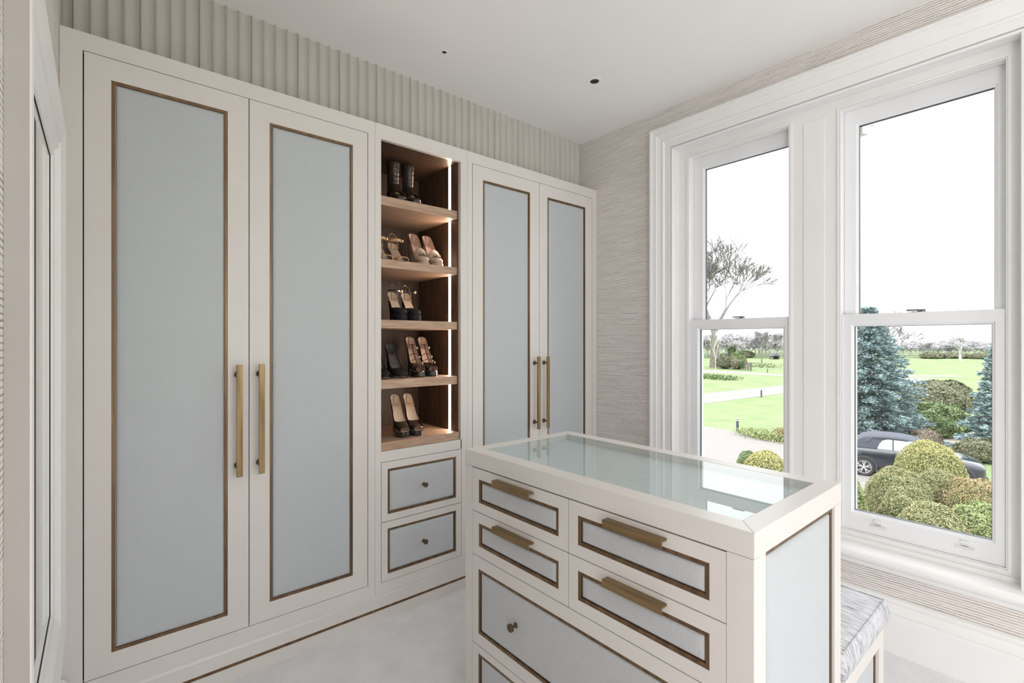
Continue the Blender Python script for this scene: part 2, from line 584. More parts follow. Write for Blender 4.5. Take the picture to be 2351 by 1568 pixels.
ARCH = [(0, 2.639), (0, 2.621), (0.003, 2.617), (0.010, 2.617), (0.012, 2.628), (0.015, 2.628), (0.016, 2.613), (0.050, 2.613),
        (0.054, 2.606), (0.060, 2.602), (0.066, 2.606), (0.072, 2.606), (0.094, 2.600), (0.100, 2.594), (0.110, 2.594),
        (0.126, 2.591), (0.128, 2.583), (0.140, 2.583), (0.142, 2.586), (0.142, 2.639)]


def window_set(oy0, oy1, mul0, mul1, sub, detail=True):
    """a double sash window in the wall; sub = list of (name, ynear, yfar, glassnear, glassfar upper, glass lower near/far)"""
    zt, zb = 2.504, 0.421
    bm = B()
    sweep_ud(bm, oy0, oy1, zt, zb - 0.0, ARCH)
    struct('trim_%d' % sub['trim'], bm, M['trimpaint'])
    # box lining and boards
    bm = B()
    XB = 0.05  # box face lies 5 cm behind the wall plane
    box(bm, 2.64, 2.98, oy1, oy1 + 0.005, zb, zt + 0.005)
    box(bm, 2.64, 2.98, oy0 - 0.005, oy0, zb, zt + 0.005)
    box(bm, 2.64, 2.98, oy0, oy1, zt, zt + 0.005)
    box(bm, 2.69, 2.98, oy0, oy1, zb - 0.02, 0.466)
    y_open = [(a[1], a[2]) for a in sub['w']]
    # boards: near jamb, mullion, far jamb, head
    box(bm, 2.69, 2.80, oy0, y_open[1][0], 0.466, 2.453)
    box(bm, 2.69, 2.95, y_open[1][1], y_open[0][0], 0.466, 2.453)
    box(bm, 2.69, 2.80, y_open[0][1], oy1, 0.466, 2.453)
    box(bm, 2.69, 2.80, oy0, oy1, 2.453, zt)
    lining = struct('trim_%d' % (sub['trim'] + 1), bm, M['trimpaint'])
    bm = B()
    # staff bead round each opening
    for (a, b_) in y_open:
        ring(bm, WP, a - 0.014, b_ + 0.014, 0.452, 2.467, 0.010, -0.052, -0.044)
        ring(bm, WP, a - 0.003, b_ + 0.003, 0.463, 2.456, 0.004, -0.052, -0.047)
    box(bm, 2.680, 2.69, oy0, oy1, 0.421, 0.440)
    obj('staff_bead', bm, M['trimpaint'], lining)
    bm = B()
    mc = (y_open[1][1] + y_open[0][0]) / 2
    box(bm, 2.6862, 2.69, mc - 0.046, mc + 0.046, 0.50, 2.440)
    obj('mullion_panel', bm, M['trimpaint'], lining, bevel=0.0012)
    bm = B()
    prof = [(2.655, 0.384), (2.572, 0.384), (2.562, 0.388), (2.557, 0.400), (2.560, 0.414), (2.568, 0.421), (2.69, 0.421)]
    ya, yb = oy0 - 0.19, oy1 + 0.185
    prism(bm, [(x, ya, z) for x, z in prof], [(x, yb, z) for x, z in prof])
    prof = [(2.6395, 0.338), (2.628, 0.338), (2.622, 0.345), (2.620, 0.358), (2.610, 0.366), (2.600, 0.376), (2.598, 0.3838), (2.6395, 0.3838)]
    prism(bm, [(x, ya + .02, z) for x, z in prof], [(x, yb - .02, z) for x, z in prof])
    struct('trim_%d' % (sub['trim'] + 2), bm, M['trimpaint'], smooth=False)
    for name, a, b_, ug0, ug1, lg0, lg1 in sub['w']:
        root = thing(name, None, None, (2.72, (a + b_) / 2, 0.47), kind='structure')
        # upper sash behind, lower sash in front
        for nm, X0, X1, g0, g1, z0, z1, gz0, gz1 in (('upper_sash', 2.745, 2.785, ug0, ug1, 1.432, 2.4525, 1.474, 2.377),
                                                    ('lower_sash', 2.700, 2.738, lg0, lg1, 0.467, 1.478, 0.557, 1.4205)):
            bm = B()
            u0, u1 = a + .001, b_ - .001
            f = 0.010
            ia, ib, iz0, iz1 = g0 - f, g1 + f, gz0 - f, gz1 + f
            if ia < u0 + .004: ia = u0 + .004
            P = lambda u, v, n: Vector((n, u, v))
            for q in ([(u0, z0), (u1, z0), (ib, iz0), (ia, iz0)], [(u1, z0), (u1, z1), (ib, iz1), (ib, iz0)],
                      [(u1, z1), (u0, z1), (ia, iz1), (ib, iz1)], [(u0, z1), (u0, z0), (ia, iz0), (ia, iz1)]):
                prism(bm, [P(s, t_, X0) for s, t_ in q], [P(s, t_, X1) for s, t_ in q])
            s = obj(nm, bm, M['sashpaint'], root)
            bm = B()
            # glazing bead: slopes from the sash face down to the glass
            O = [(ia, iz0), (ib, iz0), (ib, iz1), (ia, iz1)]
            I = [(g0, gz0), (g1, gz0), (g1, gz1), (g0, gz1)]
            for i in range(4):
                j = (i + 1) % 4
                va = [P(*O[i], X0 + .003), P(*O[j], X0 + .003), P(*I[j], X0 + .010), P(*I[i], X0 + .010)]
                vb = [P(*O[i], X0 + .013), P(*O[j], X0 + .013), P(*I[j], X0 + .013), P(*I[i], X0 + .013)]
                prism(bm, va, vb)
            obj('glazing_bead', bm, M['sashpaint'], s)
            bm = B()
            ring(bm, P, g0 - .006, g1 + .006, gz0 - .006, gz1 + .006, 0.0075, X0 + .0135, X0 + .030)
            obj('glazing_spacer', bm, M['spacer'], s)
            bm = B()
            box(bm, X0 + .0150, X0 + .0165, g0 - .004, g1 + .004, gz0 - .004, gz1 + .004)
            obj('pane', bm, M['glass'], s)
        if not detail:
            continue
        yc = (lg0 + lg1) / 2
        bm = B()
        box(bm, 2.709, 2.729, yc - .028, yc + .022, 1.478, 1.4815)
        cyl(bm, (2.719, yc - .006, 1.4815), (0, 0, 1), .008, .007, .004)
        box(bm, 2.713, 2.727, yc - .026, yc - .006, 1.483, 1.490)
        box(bm, 2.716, 2.733, yc - .004, yc + .040, 1.485, 1.491)
        tag(obj('sash_lock', bm, M['steel'], root, bevel=.001), 'dark grey metal sash fastener')
        for yy in (lg0 + (lg1 - lg0) * .80, lg0 + (lg1 - lg0) * .17):
            bm = B()
            box(bm, 2.6975, 2.6999, yy - .030, yy + .030, 0.500, 0.514)
            box(bm, 2.6975, 2.6999, yy - .012, yy + .012, 0.512, 0.538)
            for k in (-1, 1):
                cyl(bm, (2.6975, yy + k * .022, 0.507), (-1, 0, 0), .0032, .0025, .0012, 10)
            lift = obj('sash_lift', bm, M['satin'], root)
            bm = B()
            for k in range(4):
                q0, q1 = k / 4 * 1.3, (k + 1) / 4 * 1.3
                r_ = .016
                a0 = (2.6975 - r_ * math.sin(q0), 0.522 + r_ * (1 - math.cos(q0)))
                a1 = (2.6975 - r_ * math.sin(q1), 0.522 + r_ * (1 - math.cos(q1)))
                prism(bm, [(a0[0], yy - .012, a0[1]), (a1[0], yy - .012, a1[1]), (a1[0], yy - .012, a1[1] + .003), (a0[0], yy - .012, a0[1] + .003)],
                      [(a0[0], yy + .012, a0[1]), (a1[0], yy + .012, a1[1]), (a1[0], yy + .012, a1[1] + .003), (a0[0], yy + .012, a0[1] + .003)])
            obj('lift_hook', bm, M['sashpaint'], lift)


window_set(0.154, 1.597, .751, .979, dict(trim=1, w=[
    ('window_1', .979, 1.533, 1.004, 1.464, 1.0125, 1.474),
    ('window_2', .196, .751, .235, .6946, .238, .7016)]))

# skirting
SK = [(0, 0), (.028, 0), (.028, .160), (.024, .165), (.024, .172), (.029, .176), (.029, .184), (.022, .196), (.018, .210), (.022, .222), (.016, .232), (.006, .237), (0, .237)]
bm = B()
prism(bm, [(WX - d, YB, z) for d, z in SK], [(WX - d, D, z) for d, z in SK])
struct('baseboard_right', bm, M['trimpaint'])
bm = B()
prism(bm, [(LX + d, -0.40, z) for d, z in SK], [(LX + d, 2.18, z) for d, z in SK])
struct('baseboard_left', bm, M['trimpaint'])
# casing round the added opening in the left wall, behind the camera
bm = B()
for a, c, zz0, zz1 in ((-1.50, -1.42, 0, 2.18), (-0.48, -0.40, 0, 2.18), (-1.42, -0.48, 2.10, 2.18)):
    box(bm, LX, LX + 0.02, a, c, zz0, zz1)
struct('trim_4', bm, M['trimpaint'])

# ---------------------------------------------------------------- fluted bulkhead above the wardrobes
FY = 2.345
bulk = thing('trim_5', None, None, (1.27, FY, 2.402), kind='structure')
bm = B(); box(bm, LX, WX, FY + 0.022, YF, 2.402, CZ)
obj('backing', bm, M['flute'], bulk)
pitch = 0.1925 / 4
edges = [LX] + [0.311 + 0.1925 * k for k in range(-2, 12)] + [WX]
for a, c in zip(edges[:-1], edges[1:]):
    if c - a < 0.005: continue
    bm = B()
    pts = []
    n = max(1, int(math.ceil((c - a) / pitch - .05)))
    start = a if n == 4 else (c - n * pitch if a == LX else a)
    for k in range(n):
        s0 = start + k * pitch
        for j in range(9):
            if k and j == 0: continue
            q = j / 8
            xx = s0 + q * pitch
            dd = 0.0165 * (1 - (2 * q - 1) ** 2) ** 0.8
            xx = min(max(xx, a + .0006), c - .0006)
            if pts and xx - pts[-1][0] < 1e-5: continue
            pts.append((xx, FY + dd))
    lo = [bm.verts.new((x, y, 2.402)) for x, y in pts]
    hi = [bm.verts.new((x, y, CZ - 0.0005)) for x, y in pts]
    for i in range(len(pts) - 1):
        bm.faces.new((lo[i], lo[i + 1], hi[i + 1], hi[i]))
    bl = [bm.verts.new((pts[0][0], FY + .02, z)) for z in (2.402, CZ - .0005)]
    br_ = [bm.verts.new((pts[-1][0], FY + .02, z)) for z in (2.402, CZ - .0005)]
    bm.faces.new((lo[0], hi[0], bl[1], bl[0])); bm.faces.new((lo[-1], hi[-1], br_[1], br_[0]))
    o = obj('fluted_panel', bm, M['flute'], bulk)

# ---------------------------------------------------------------- ceiling lights
for (x, y, r, rr, lab) in ((1.287, 2.030, .011, .014, 'tiny black pinhole downlight in the ceiling nearer the fluted panelling'),
                           (2.056, 1.728, .024, .041, 'larger round downlight with a white ring in the ceiling nearer the windows')):
    t_ = thing('downlight', lab, 'downlight', (x, y, CZ))
    bm = B()
    seg = 32
    rows = []
    for (q, dz) in ((rr, -0.0), (rr, -.002), (r + .001, -.003), (r, -.001)):
        rows.append([bm.verts.new((x + q * math.cos(2 * PI * i / seg), y + q * math.sin(2 * PI * i / seg), CZ + dz - .0002)) for i in range(seg)])
    for k in range(3):
        for i in range(seg):
            j = (i + 1) % seg
            bm.faces.new((rows[k][i], rows[k][j], rows[k + 1][j], rows[k + 1][i]))
    obj('bezel', bm, M['ceil'], t_)
    bm = B(); cyl(bm, (x, y, CZ - .0022), (0, 0, 1), r, r, .0015, 32)
    obj('lamp_opening', bm, M['dark'], t_)


# ================================================================ WARDROBES
def DP(u, v, n):
    return Vector((u, D - n, v))


def door_front(root, P, u0, u1, v0, v1, t0, t1, w0, w1, name, lm='leather', tw=.0105, label=None, ph=.009):
    """framed front: body ring + recessed back + bronze trim + padded leather. (t..) trim outside"""
    bm = B()
    T = .020
    q = [(u0, v0), (u1, v0), (u1, v1), (u0, v1)]
    I = [(t0, w0), (t1, w0), (t1, w1), (t0, w1)]
    for i in range(4):
        j = (i + 1) % 4
        z = [q[i], q[j], I[j], I[i]]
        prism(bm, [P(a, b_, -T) for a, b_ in z], [P(a, b_, 0) for a, b_ in z])
    box(bm, t0, t1, w0, w1, -T, -.010, P)
    bmesh.ops.remove_doubles(bm, verts=bm.verts, dist=1e-6)
    d = obj(name, bm, M['paint'], root)
    if label: d['label'] = label
    bm = B()
    ring(bm, P, t0, t1, w0, w1, tw, -.0098, -.0012)
    obj('bronze_trim', bm, M['bronze'], d, bevel=.0008)
    bm = B()
    g = tw + .0015
    pad(bm, P, t0 + g, t1 - g, w0 + g, w1 - g, -.0098, ph)
    obj('leather_panel', bm, M[lm], d, smooth=True)
    return d


def bar_handle(d, P, u, v0, v1):
    bm = B()
    box(bm, u - .0105, u + .0105, v0, v1, .036, .046, P)
    obj('bar_handle', bm, M['brass'], d, bevel=.0012)
    for vv in (v0 + .04, v1 - .04):
        bm = B()
        c = P(u, vv, 0)
        ax = P(u, vv, 1) - c
        lathe(bm, c, ax, [(0, .0125), (.005, .0125), (.008, .010), (.011, .0055), (.030, .0055), (.036, .0075)], 20)
        obj('handle_mount', bm, M['darkbrass'], d, smooth=False)


def knob(d, P, u, v, r=.0125):
    bm = B()
    c = P(u, v, 0)
    ax = P(u, v, 1) - c
    lathe(bm, c, ax, [(-.002, .009), (.001, .009), (.004, .0055), (.014, .0045), (.018, r * .8), (.021, r), (.026, r), (.028, r * .85)], 24)
    obj('knob', bm, M['darkbrass'], d, smooth=False)


def carcass_wardrobe(label, xa, xb, d0, dm, d1, panels, hx):
    root = thing('wardrobe', label, 'wardrobe', ((xa + xb) / 2, D + .3, 0.13))
    bm = B()
    g = .0035
    # front frame
    zt, z0, z1 = 2.400, .1905, 2.3385
    box(bm, xa, d0, z1 * 0 + .13, zt, -.022, 0, DP)
    box(bm, d1, xb, .13, zt, -.022, 0, DP)
    box(bm, d0, d1, .13, z0, -.022, 0, DP)
    box(bm, d0, d1, z1, zt, -.022, 0, DP)
    # sides, top, bottom, back
    box(bm, xa, xa + .018, .13, zt, -.58, -.022, DP)
    box(bm, xb - .018, xb, .13, zt, -.58, -.022, DP)
    box(bm, xa + .018, xb - .018, zt - .018, zt, -.58, -.022, DP)
    box(bm, xa + .018, xb - .018, .13, .148, -.58, -.022, DP)
    box(bm, xa + .018, xb - .018, .148, zt - .018, -.58, -.57, DP)
    obj('carcass', bm, M['paint'], root)
    bm = B()
    box(bm, xa + .019, xb - .019, .149, zt - .019, -.034, -.026, DP)
    obj('gap_shade_sheet', bm, M['dark'], root)  # thin black sheet behind the doors: shade of the gaps painted in
    (a0, a1), (b0, b1) = panels
    zp0, zp1 = .264, 2.262
    dl = door_front(root, DP, d0 + g, dm - g / 2, z0 + g * .7, z1 - g * .7, a0, a1, zp0, zp1, 'door')
    dr = door_front(root, DP, dm + g / 2, d1 - g, z0 + g * .7, z1 - g * .7, b0, b1, zp0, zp1, 'door')
    bar_handle(dl, DP, hx[0], .815, 1.258)
    bar_handle(dr, DP, hx[1], .815, 1.258)
    return root


carcass_wardrobe('tall cream double wardrobe with pale blue leather doors left of the lit shoe shelves',
                 LX + .001, 1.0035, -.045, .462, .969, [(.030, .386), (.539, .895)], (.420, .500))
carcass_wardrobe('tall cream double wardrobe with pale blue leather doors between shoe shelves and window wall',
                 1.5415, WX - .002, 1.574, 2.086, 2.591, [(1.649, 2.009), (2.158, 2.518)], (2.044, 2.124))

# centre unit
cu = thing('shoe_cabinet', 'cream cabinet with lit oak shoe shelves above two blue leather drawers', 'cabinet', (1.27, D + .3, 0.13))
bm = B()
xa, xb = 1.0045, 1.5405
box(bm, xa, 1.035, .13, 2.40, -.022, 0, DP)
box(bm, 1.4975, xb, .768, 2.40, -.022, 0, DP)
box(bm, 1.503, xb, .13, .768, -.022, 0, DP)
box(bm, 1.035, 1.4975, 2.329, 2.40, -.022, 0, DP)
box(bm, 1.035, 1.503, .766, .817, -.022, 0, DP)
box(bm, 1.035, 1.503, .13, .183, -.022, 0, DP)
box(bm, xa, xa + .012, .13, 2.40, -.58, -.022, DP)
box(bm, xb - .012, xb, .13, 2.40, -.58, -.022, DP)
box(bm, xa + .012, xb - .012, 2.385, 2.40, -.58, -.022, DP)
obj('carcass', bm, M['paint'], cu)
bm = B()
box(bm, xa + .014, xb - .014, .14, .80, -.034, -.026, DP)
obj('drawer_gap_shade', bm, M['dark'], cu)  # black sheet standing in for the shade behind the drawer gaps
# oak liner, open to the room
bm = B()
yf, yb = D + .0225, 2.655
box(bm, 1.017, 1.035, yf, yb, .800, 2.345)
box(bm, 1.4905, 1.510, yf, 2.285, .800, 2.345)
box(bm, 1.4905, 1.510, 2.307, yb, .800, 2.345)
box(bm, 1.497, 1.510, 2.285, 2.307, .800, 2.345)
box(bm, 1.035, 1.4905, yf, yb, 2.329, 2.345)
box(bm, 1.035, 1.4905, yb - .010, yb, .858, 2.329)
obj('oak_liner', bm, M['wood'], cu)
for k, (z0, z1) in enumerate(((.818, .858), (1.117, 1.161), (1.415, 1.457), (1.714, 1.755), (2.019, 2.064))):
    bm = B()
    y0 = D + .024 if k else D + .004
    x0, x1 = 1.0355, 1.4900
    if k == 0: x0, x1, y0 = 1.036, 1.4895, D + .006
    box(bm, x0, x1, y0, yb - .0105, z0, z1)
    obj('shelf', bm, M['woodh'], cu, bevel=.001)
zz = [.858, 1.117, 1.161, 1.415, 1.457, 1.714, 1.755, 2.019, 2.064, 2.328]
for k in range(0, 10, 2):
    bm = B(); box(bm, 1.4898, 1.4965, 2.2875, 2.3045, zz[k] + .002, zz[k + 1] - .002)
    o = obj('led_strip', bm, M['led'], cu)
    o['label'] = 'glowing warm white light strip'
for (z0, z1, w0, w1) in ((.4745, .7635, .508, .7285), (.1850, .4715, .218, .4375)):
    d = door_front(cu, DP, 1.0375, 1.5005, z0, z1, 1.069, 1.467, w0, w1, 'drawer')
    knob(d, DP, 1.268, (w0 + w1) / 2)

# plinth
pl = thing('plinth', 'low cream plinth with thin bronze inlay line under the wardrobe run', 'plinth', (1.27, D + .1, 0))
bm = B()
prof = [(D + .5, 0), (D - .001, 0), (D - .001, .0545), (D + .002, .0545), (D + .002, .0665), (D - .001, .0665), (D - .001, .118), (D + .003, .1295), (D + .5, .1295)]
prism(bm, [(LX + .001, y, z) for y, z in prof], [(WX - .001, y, z) for y, z in prof])
obj('board', bm, M['paint'], pl)
bm = B(); box(bm, LX + .001, WX - .03, D - .0018, D + .0019, .0548, .0662)
obj('bronze_inlay', bm, M['bronze'], pl)

# ================================================================ ISLAND
XI, YI, ZT = 1.040, 0.446, 0.950
XJ, YJ = 1.597, 1.495


def IP(u, v, n):           # front face: u = y, n towards -x
    return Vector((XI - n, u, v))


def SP(u, v, n):           # near end: u = x, n towards -y
    return Vector((u, YI - n, v))


isl = thing('island', 'cream dressing room island with glass top, blue leather drawers and brass pulls', 'island', ((XI + XJ) / 2, (YI + YJ) / 2, 0))
bm = B()
zs = .8935
box(bm, XI, XI + .022, 1.4515, YJ, 0, zs)
box(bm, XI, XI + .022, YI, .5040, 0, zs)
box(bm, XI, XI + .022, .5040, 1.4515, 0, .058)
box(bm, XI + .022, XJ, YJ - .020, YJ, 0, zs)
box(bm, XJ - .020, XJ, YI + .02, YJ - .02, 0, zs)
box(bm, XI + .022, XJ - .020, YI + .035, YI + .045, 0, zs)
# near end: stiles and rails with a hole for the leather panel
box(bm, XI + .022, 1.0655, YI, YI + .030, 0, zs)
box(bm, 1.0670, 1.100, YI + .0008, YI + .030, 0, zs)
box(bm, 1.545, XJ, YI, YI + .030, 0, zs)
box(bm, 1.100, 1.545, YI, YI + .030, 0, .075)
obj('carcass', bm, M['paint'], isl)
bm = B(); box(bm, XI + .028, XI + .034, .50, 1.456, .06, .89)
obj('drawer_gap_shade', bm, M['dark'], isl)  # black sheet paints in the shade of the island drawer gaps
bm = B()
ring(bm, IP.__class__ and (lambda u, v, n: Vector((u, v, n))), XI - .001, XJ + .001, YI - .001, YJ, .0575, .8945, ZT, w2=.050)
obj('top_frame', bm, M['paint'], isl, bevel=.0012)
gx0, gx1, gy0, gy1 = XI + .0565, XJ - .0565, YI + .049, YJ - .050
bm = B(); box(bm, gx0 + .0005, gx1 - .0005, gy0 + .0005, gy1 - .0005, ZT - .0050, ZT - .0006)
obj('glass_top', bm, M['tglass'], isl)
bm = B()
box(bm, gx0, gx1, gy0, gy1, .8955, .925)
obj('display_tray', bm, M['lining'], isl)
# drawers
g = .0013


def pull(d, yc, L_, z):
    bm = B()
    # L section: top plate reaches over the trim, lip hangs in front
    prof = [(0.0005, z), (.0245, z), (.0245, z - .0205), (.0205, z - .0205), (.0205, z - .006), (.0005, z - .006)]
    prism(bm, [IP(yc - L_ / 2, v, n) for n, v in prof], [IP(yc + L_ / 2, v, n) for n, v in prof])
    obj('edge_pull', bm, M['brassh'], d, bevel=.0009)


for (a0, a1, ta, tb) in ((.9715 + g, 1.4515 - g, 1.012, 1.412), (.5040 + g, .9715 - g, .543, .936)):
    for (z0, z1, w0, w1) in ((.7345 + g, .8920 - g, .7695, .8535), (.5755 + g, .7345 - g, .6125, .6960)):
        d = door_front(isl, IP, a0, a1, z0, z1, ta, tb, w0, w1, 'drawer', 'leather2')
        pull(d, (ta + tb) / 2, .187 if ta > 1 else .180, w1 + .0235)
for (z0, z1, w0, w1) in ((.2545 + g, .5755 - g, .298, .531), (.0590 + g, .2545 - g, .100, .2270)):
    d = door_front(isl, IP, .5040 + g, 1.4515 - g, z0, z1, .543, 1.4145, w0, w1, 'drawer', 'leather2')
    for yy in (1.207, .750):
        knob(d, IP, yy, (w0 + w1) / 2 + (.004 if w0 > .2 else 0), .0135)
# end panel
bm = B(); ring(bm, SP, 1.1005, 1.5445, .0755, .8930, .0125, -.020, -.006)
obj('bronze_trim', bm, M['bronze'], isl)
bm = B(); pad(bm, SP, 1.1135, 1.5315, .090, .8805, -.020, .018, .020)
obj('leather_panel', bm, M['leather'], isl, smooth=True)

# ---------------------------------------------------------------- bench behind the island
BX0, BX1 = XJ + .003, 2.050
be = thing('bench', 'low cream bench with grey woven seat cushion fixed behind the island', 'bench', ((BX0 + BX1) / 2, (YI + YJ) / 2, 0))
bm = B()
box(bm, BX0, BX1, YI + .03, YJ, 0, .374)
box(bm, BX0, 1.66, YI, YI + .03, 0, .374)
box(bm, 1.995, BX1, YI, YI + .03, 0, .374)
box(bm, 1.66, 1.995, YI, YI + .03, .320, .374)
box(bm, 1.66, 1.995, YI, YI + .03, 0, .070)
obj('base', bm, M['paint'], be, bevel=.001)
bm = B(); ring(bm, SP, 1.6605, 1.9945, .0705, .3195, .010, -.0298, -.010)
obj('bronze_trim', bm, M['bronze'], be)
bm = B(); pad(bm, SP, 1.671, 1.984, .081, .309, -.0298, .022, .018)
obj('leather_panel', bm, M['leather'], be, smooth=True)
bm = B()
nx, ny = 18, 30
cz0, cz1 = .375, .462
X0, X1, Y0, Y1 = BX0 + .009, BX1 + .010, YI - .008, YJ - .002


def cush(u, v, lay):
    # u,v in 0..1
    ex = min(u, 1 - u) * (X1 - X0)
    ey = min(v, 1 - v) * (Y1 - Y0)
    e = min(ex, ey)
    return .014 * (1 - math.exp(-e / .05)) * (1 - .12 * math.sin(9 * v * PI) * math.exp(-e / .1))


ring_v = []
levels = [(0.0, .006), (.12, 0.0), (.5, -.006), (.88, 0.0), (1.0, .006)]
peri = [(i / nx, 0) for i in range(nx)] + [(1, j / ny) for j in range(ny)] + [(1 - i / nx, 1) for i in range(nx)] + [(0, 1 - j / ny) for j in range(ny)]
top = {}
for (i, j) in [(i, j) for i in range(nx + 1) for j in range(ny + 1)]:
    u, v = i / nx, j / ny
    ins = .006
    x = X0 + ins + u * (X1 - X0 - 2 * ins)
    y = Y0 + ins + v * (Y1 - Y0 - 2 * ins)
    top[(i, j)] = bm.verts.new((x, y, cz1 + cush(u, v, 0)))
for i in range(nx):
    for j in range(ny):
        bm.faces.new((top[i, j], top[i + 1, j], top[i + 1, j + 1], top[i, j + 1]))
idx = [(i, 0) for i in range(nx)] + [(nx, j) for j in range(ny)] + [(nx - i, ny) for i in range(nx)] + [(0, ny - j) for j in range(ny)]
prev = [top[k] for k in idx]
for (f_, ins) in levels[::-1][1:]:
    row = []
    for (i, j) in idx:
        u, v = i / nx, j / ny
        x = X0 + ins + u * (X1 - X0 - 2 * ins)
        y = Y0 + ins + v * (Y1 - Y0 - 2 * ins)
        row.append(bm.verts.new((x, y, cz0 + f_ * (cz1 - cz0))))
    for k in range(len(idx)):
        l = (k + 1) % len(idx)
        bm.faces.new((prev[k], prev[l], row[l], row[k]))
    prev = row
cu_ = obj('cushion', bm, M['weave'], be, smooth=True)
cu_['label'] = 'grey and white woven seat cushion'
bm = B()
c_ = [(X0 + .006, Y0 + .006), (X1 - .006, Y0 + .006), (X1 - .006, Y1 - .006), (X0 + .006, Y1 - .006)]
tube(bm, [(a, b_, cz1 + .0005) for a, b_ in c_], .0028, 6, closed=True)
obj('piping', bm, M['weave'], cu_, smooth=True)

# ================================================================ MIRROR on the left wall
mir = thing('wall_mirror', 'large white moulded framed mirror on the left wall beside the wardrobe', 'mirror', (LX, 1.44, 0.51))
y0, y1, z0, z1 = .985, 1.900, .502, 1.963
prof = [(.0012, LX + .0005), (.0012, -.0755), (.012, -.0740), (.062, -.0835), (.066, -.0900), (.075, -.0905), (.080, -.0850), (.095, -.0935), (.115, -.0965), (.118, -.1015)]
bm = B()
rows = []
for d, x in prof:
    rows.append([bm.verts.new(p) for p in ((x, y0 + d, z0 + d), (x, y1 - d, z0 + d), (x, y1 - d, z1 - d), (x, y0 + d, z1 - d))])
for i in range(len(rows) - 1):
    for k in range(4):
        l = (k + 1) % 4
        bm.faces.new((rows[i][k], rows[i][l], rows[i + 1][l], rows[i + 1][k]))
obj('frame', bm, M['trimpaint'], mir)
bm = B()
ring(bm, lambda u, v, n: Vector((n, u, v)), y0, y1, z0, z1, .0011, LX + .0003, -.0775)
o = obj('outer_edge', bm, M['greige'], mir)  # outer edge coloured darker and warmer than the frame front
o['label'] = 'greige outer edge'
bm = B(); box(bm, LX + .0002, LX + .0022, y0 + .11, y1 - .11, z0 + .11, z1 - .11)
obj('mirror_glass', bm, M['mirror'], mir)
bm = B(); ring(bm, lambda u, v, n: Vector((n, u, v)), y0 + .117, y1 - .117, z0 + .117, z1 - .117, .003, LX + .0023, LX + .0035)
obj('inner_bead', bm, M['dark'], mir)
# ================================================================ SHOES
M['sh_black'] = tex(mat('black_suede', (0.02, 0.02, 0.022), 0.7, spec=0.25), 'noise', 300, c0=(0.009, 0.009, 0.011), c1=(0.018, 0.018, 0.021), bump=0.1)
M['sh_patent'] = tex(mat('black_patent_leather', (0.015, 0.012, 0.012), 0.08, spec=0.7, coat=1.0), 'noise', 5, c0=(0.014, 0.011, 0.011), c1=(0.018, 0.014, 0.014))
M['sh_boot'] = tex(mat('dark_brown_boot_leather', (0.035, 0.022, 0.016), 0.22, spec=0.6, coat=0.4), 'noise', 30, c0=(0.03, 0.018, 0.013), c1=(0.05, 0.033, 0.024), bump=0.2, dist=0.002)
M['sh_beige'] = tex(mat('beige_shoe_leather', (0.47, 0.36, 0.28), 0.35), 'noise', 30, c0=(0.43, 0.33, 0.26), c1=(0.50, 0.39, 0.31))
M['sh_tan'] = tex(mat('tan_suede', (0.60, 0.36, 0.19), 0.7), 'noise', 200, c0=(0.55, 0.33, 0.17), c1=(0.66, 0.41, 0.23))
M['sh_nude'] = tex(mat('nude_lining', (0.55, 0.38, 0.31), 0.5), 'noise', 30, c0=(0.52, 0.36, 0.29), c1=(0.58, 0.41, 0.33))
M['sh_cream'] = tex(mat('cream_lining', (0.72, 0.57, 0.42), 0.5), 'noise', 30, c0=(0.70, 0.55, 0.40), c1=(0.75, 0.60, 0.45))
M['sh_grey'] = tex(mat('dark_grey_insole', (0.10, 0.09, 0.085), 0.3), 'noise', 30, c0=(0.08, 0.07, 0.065), c1=(0.14, 0.13, 0.12))
M['sh_red'] = tex(mat('red_heel_lacquer', (0.45, 0.03, 0.04), 0.2), 'noise', 30, c0=(0.42, 0.03, 0.04), c1=(0.5, 0.04, 0.05))
M['gold'] = tex(mat('gold_buckle', (0.75, 0.58, 0.33), 0.25, metal=1), 'noise', 30, c0=(0.72, 0.55, 0.31), c1=(0.8, 0.62, 0.38))

SW_S = [0, .03, .08, .15, .22, .32, .42, .5, .65, .8, .9, .96, .99, 1.0]
SW_W = [.007, .019, .028, .0345, .0375, .0385, .036, .032, .027, .0275, .0255, .0185, .0095, .0015]


def lerp(x, X, Y):
    return float(np.interp(x, X, Y))


class Last:
    """the shape a shoe is built on"""
    def __init__(s, L=.205, W=1.0, plat=.012, rise=.11, toe=.040):
        s.L, s.W, s.plat, s.rise, s.toe = L, W, plat, rise, toe

    def w(s, t): return lerp(t, SW_S, SW_W) * s.W

    def bed(s, t):
        q = min(1, max(0, (t - .27) / .63))
        return s.plat + s.rise * (q * q * (3 - 2 * q)) * (1 if t < .9 else 1)


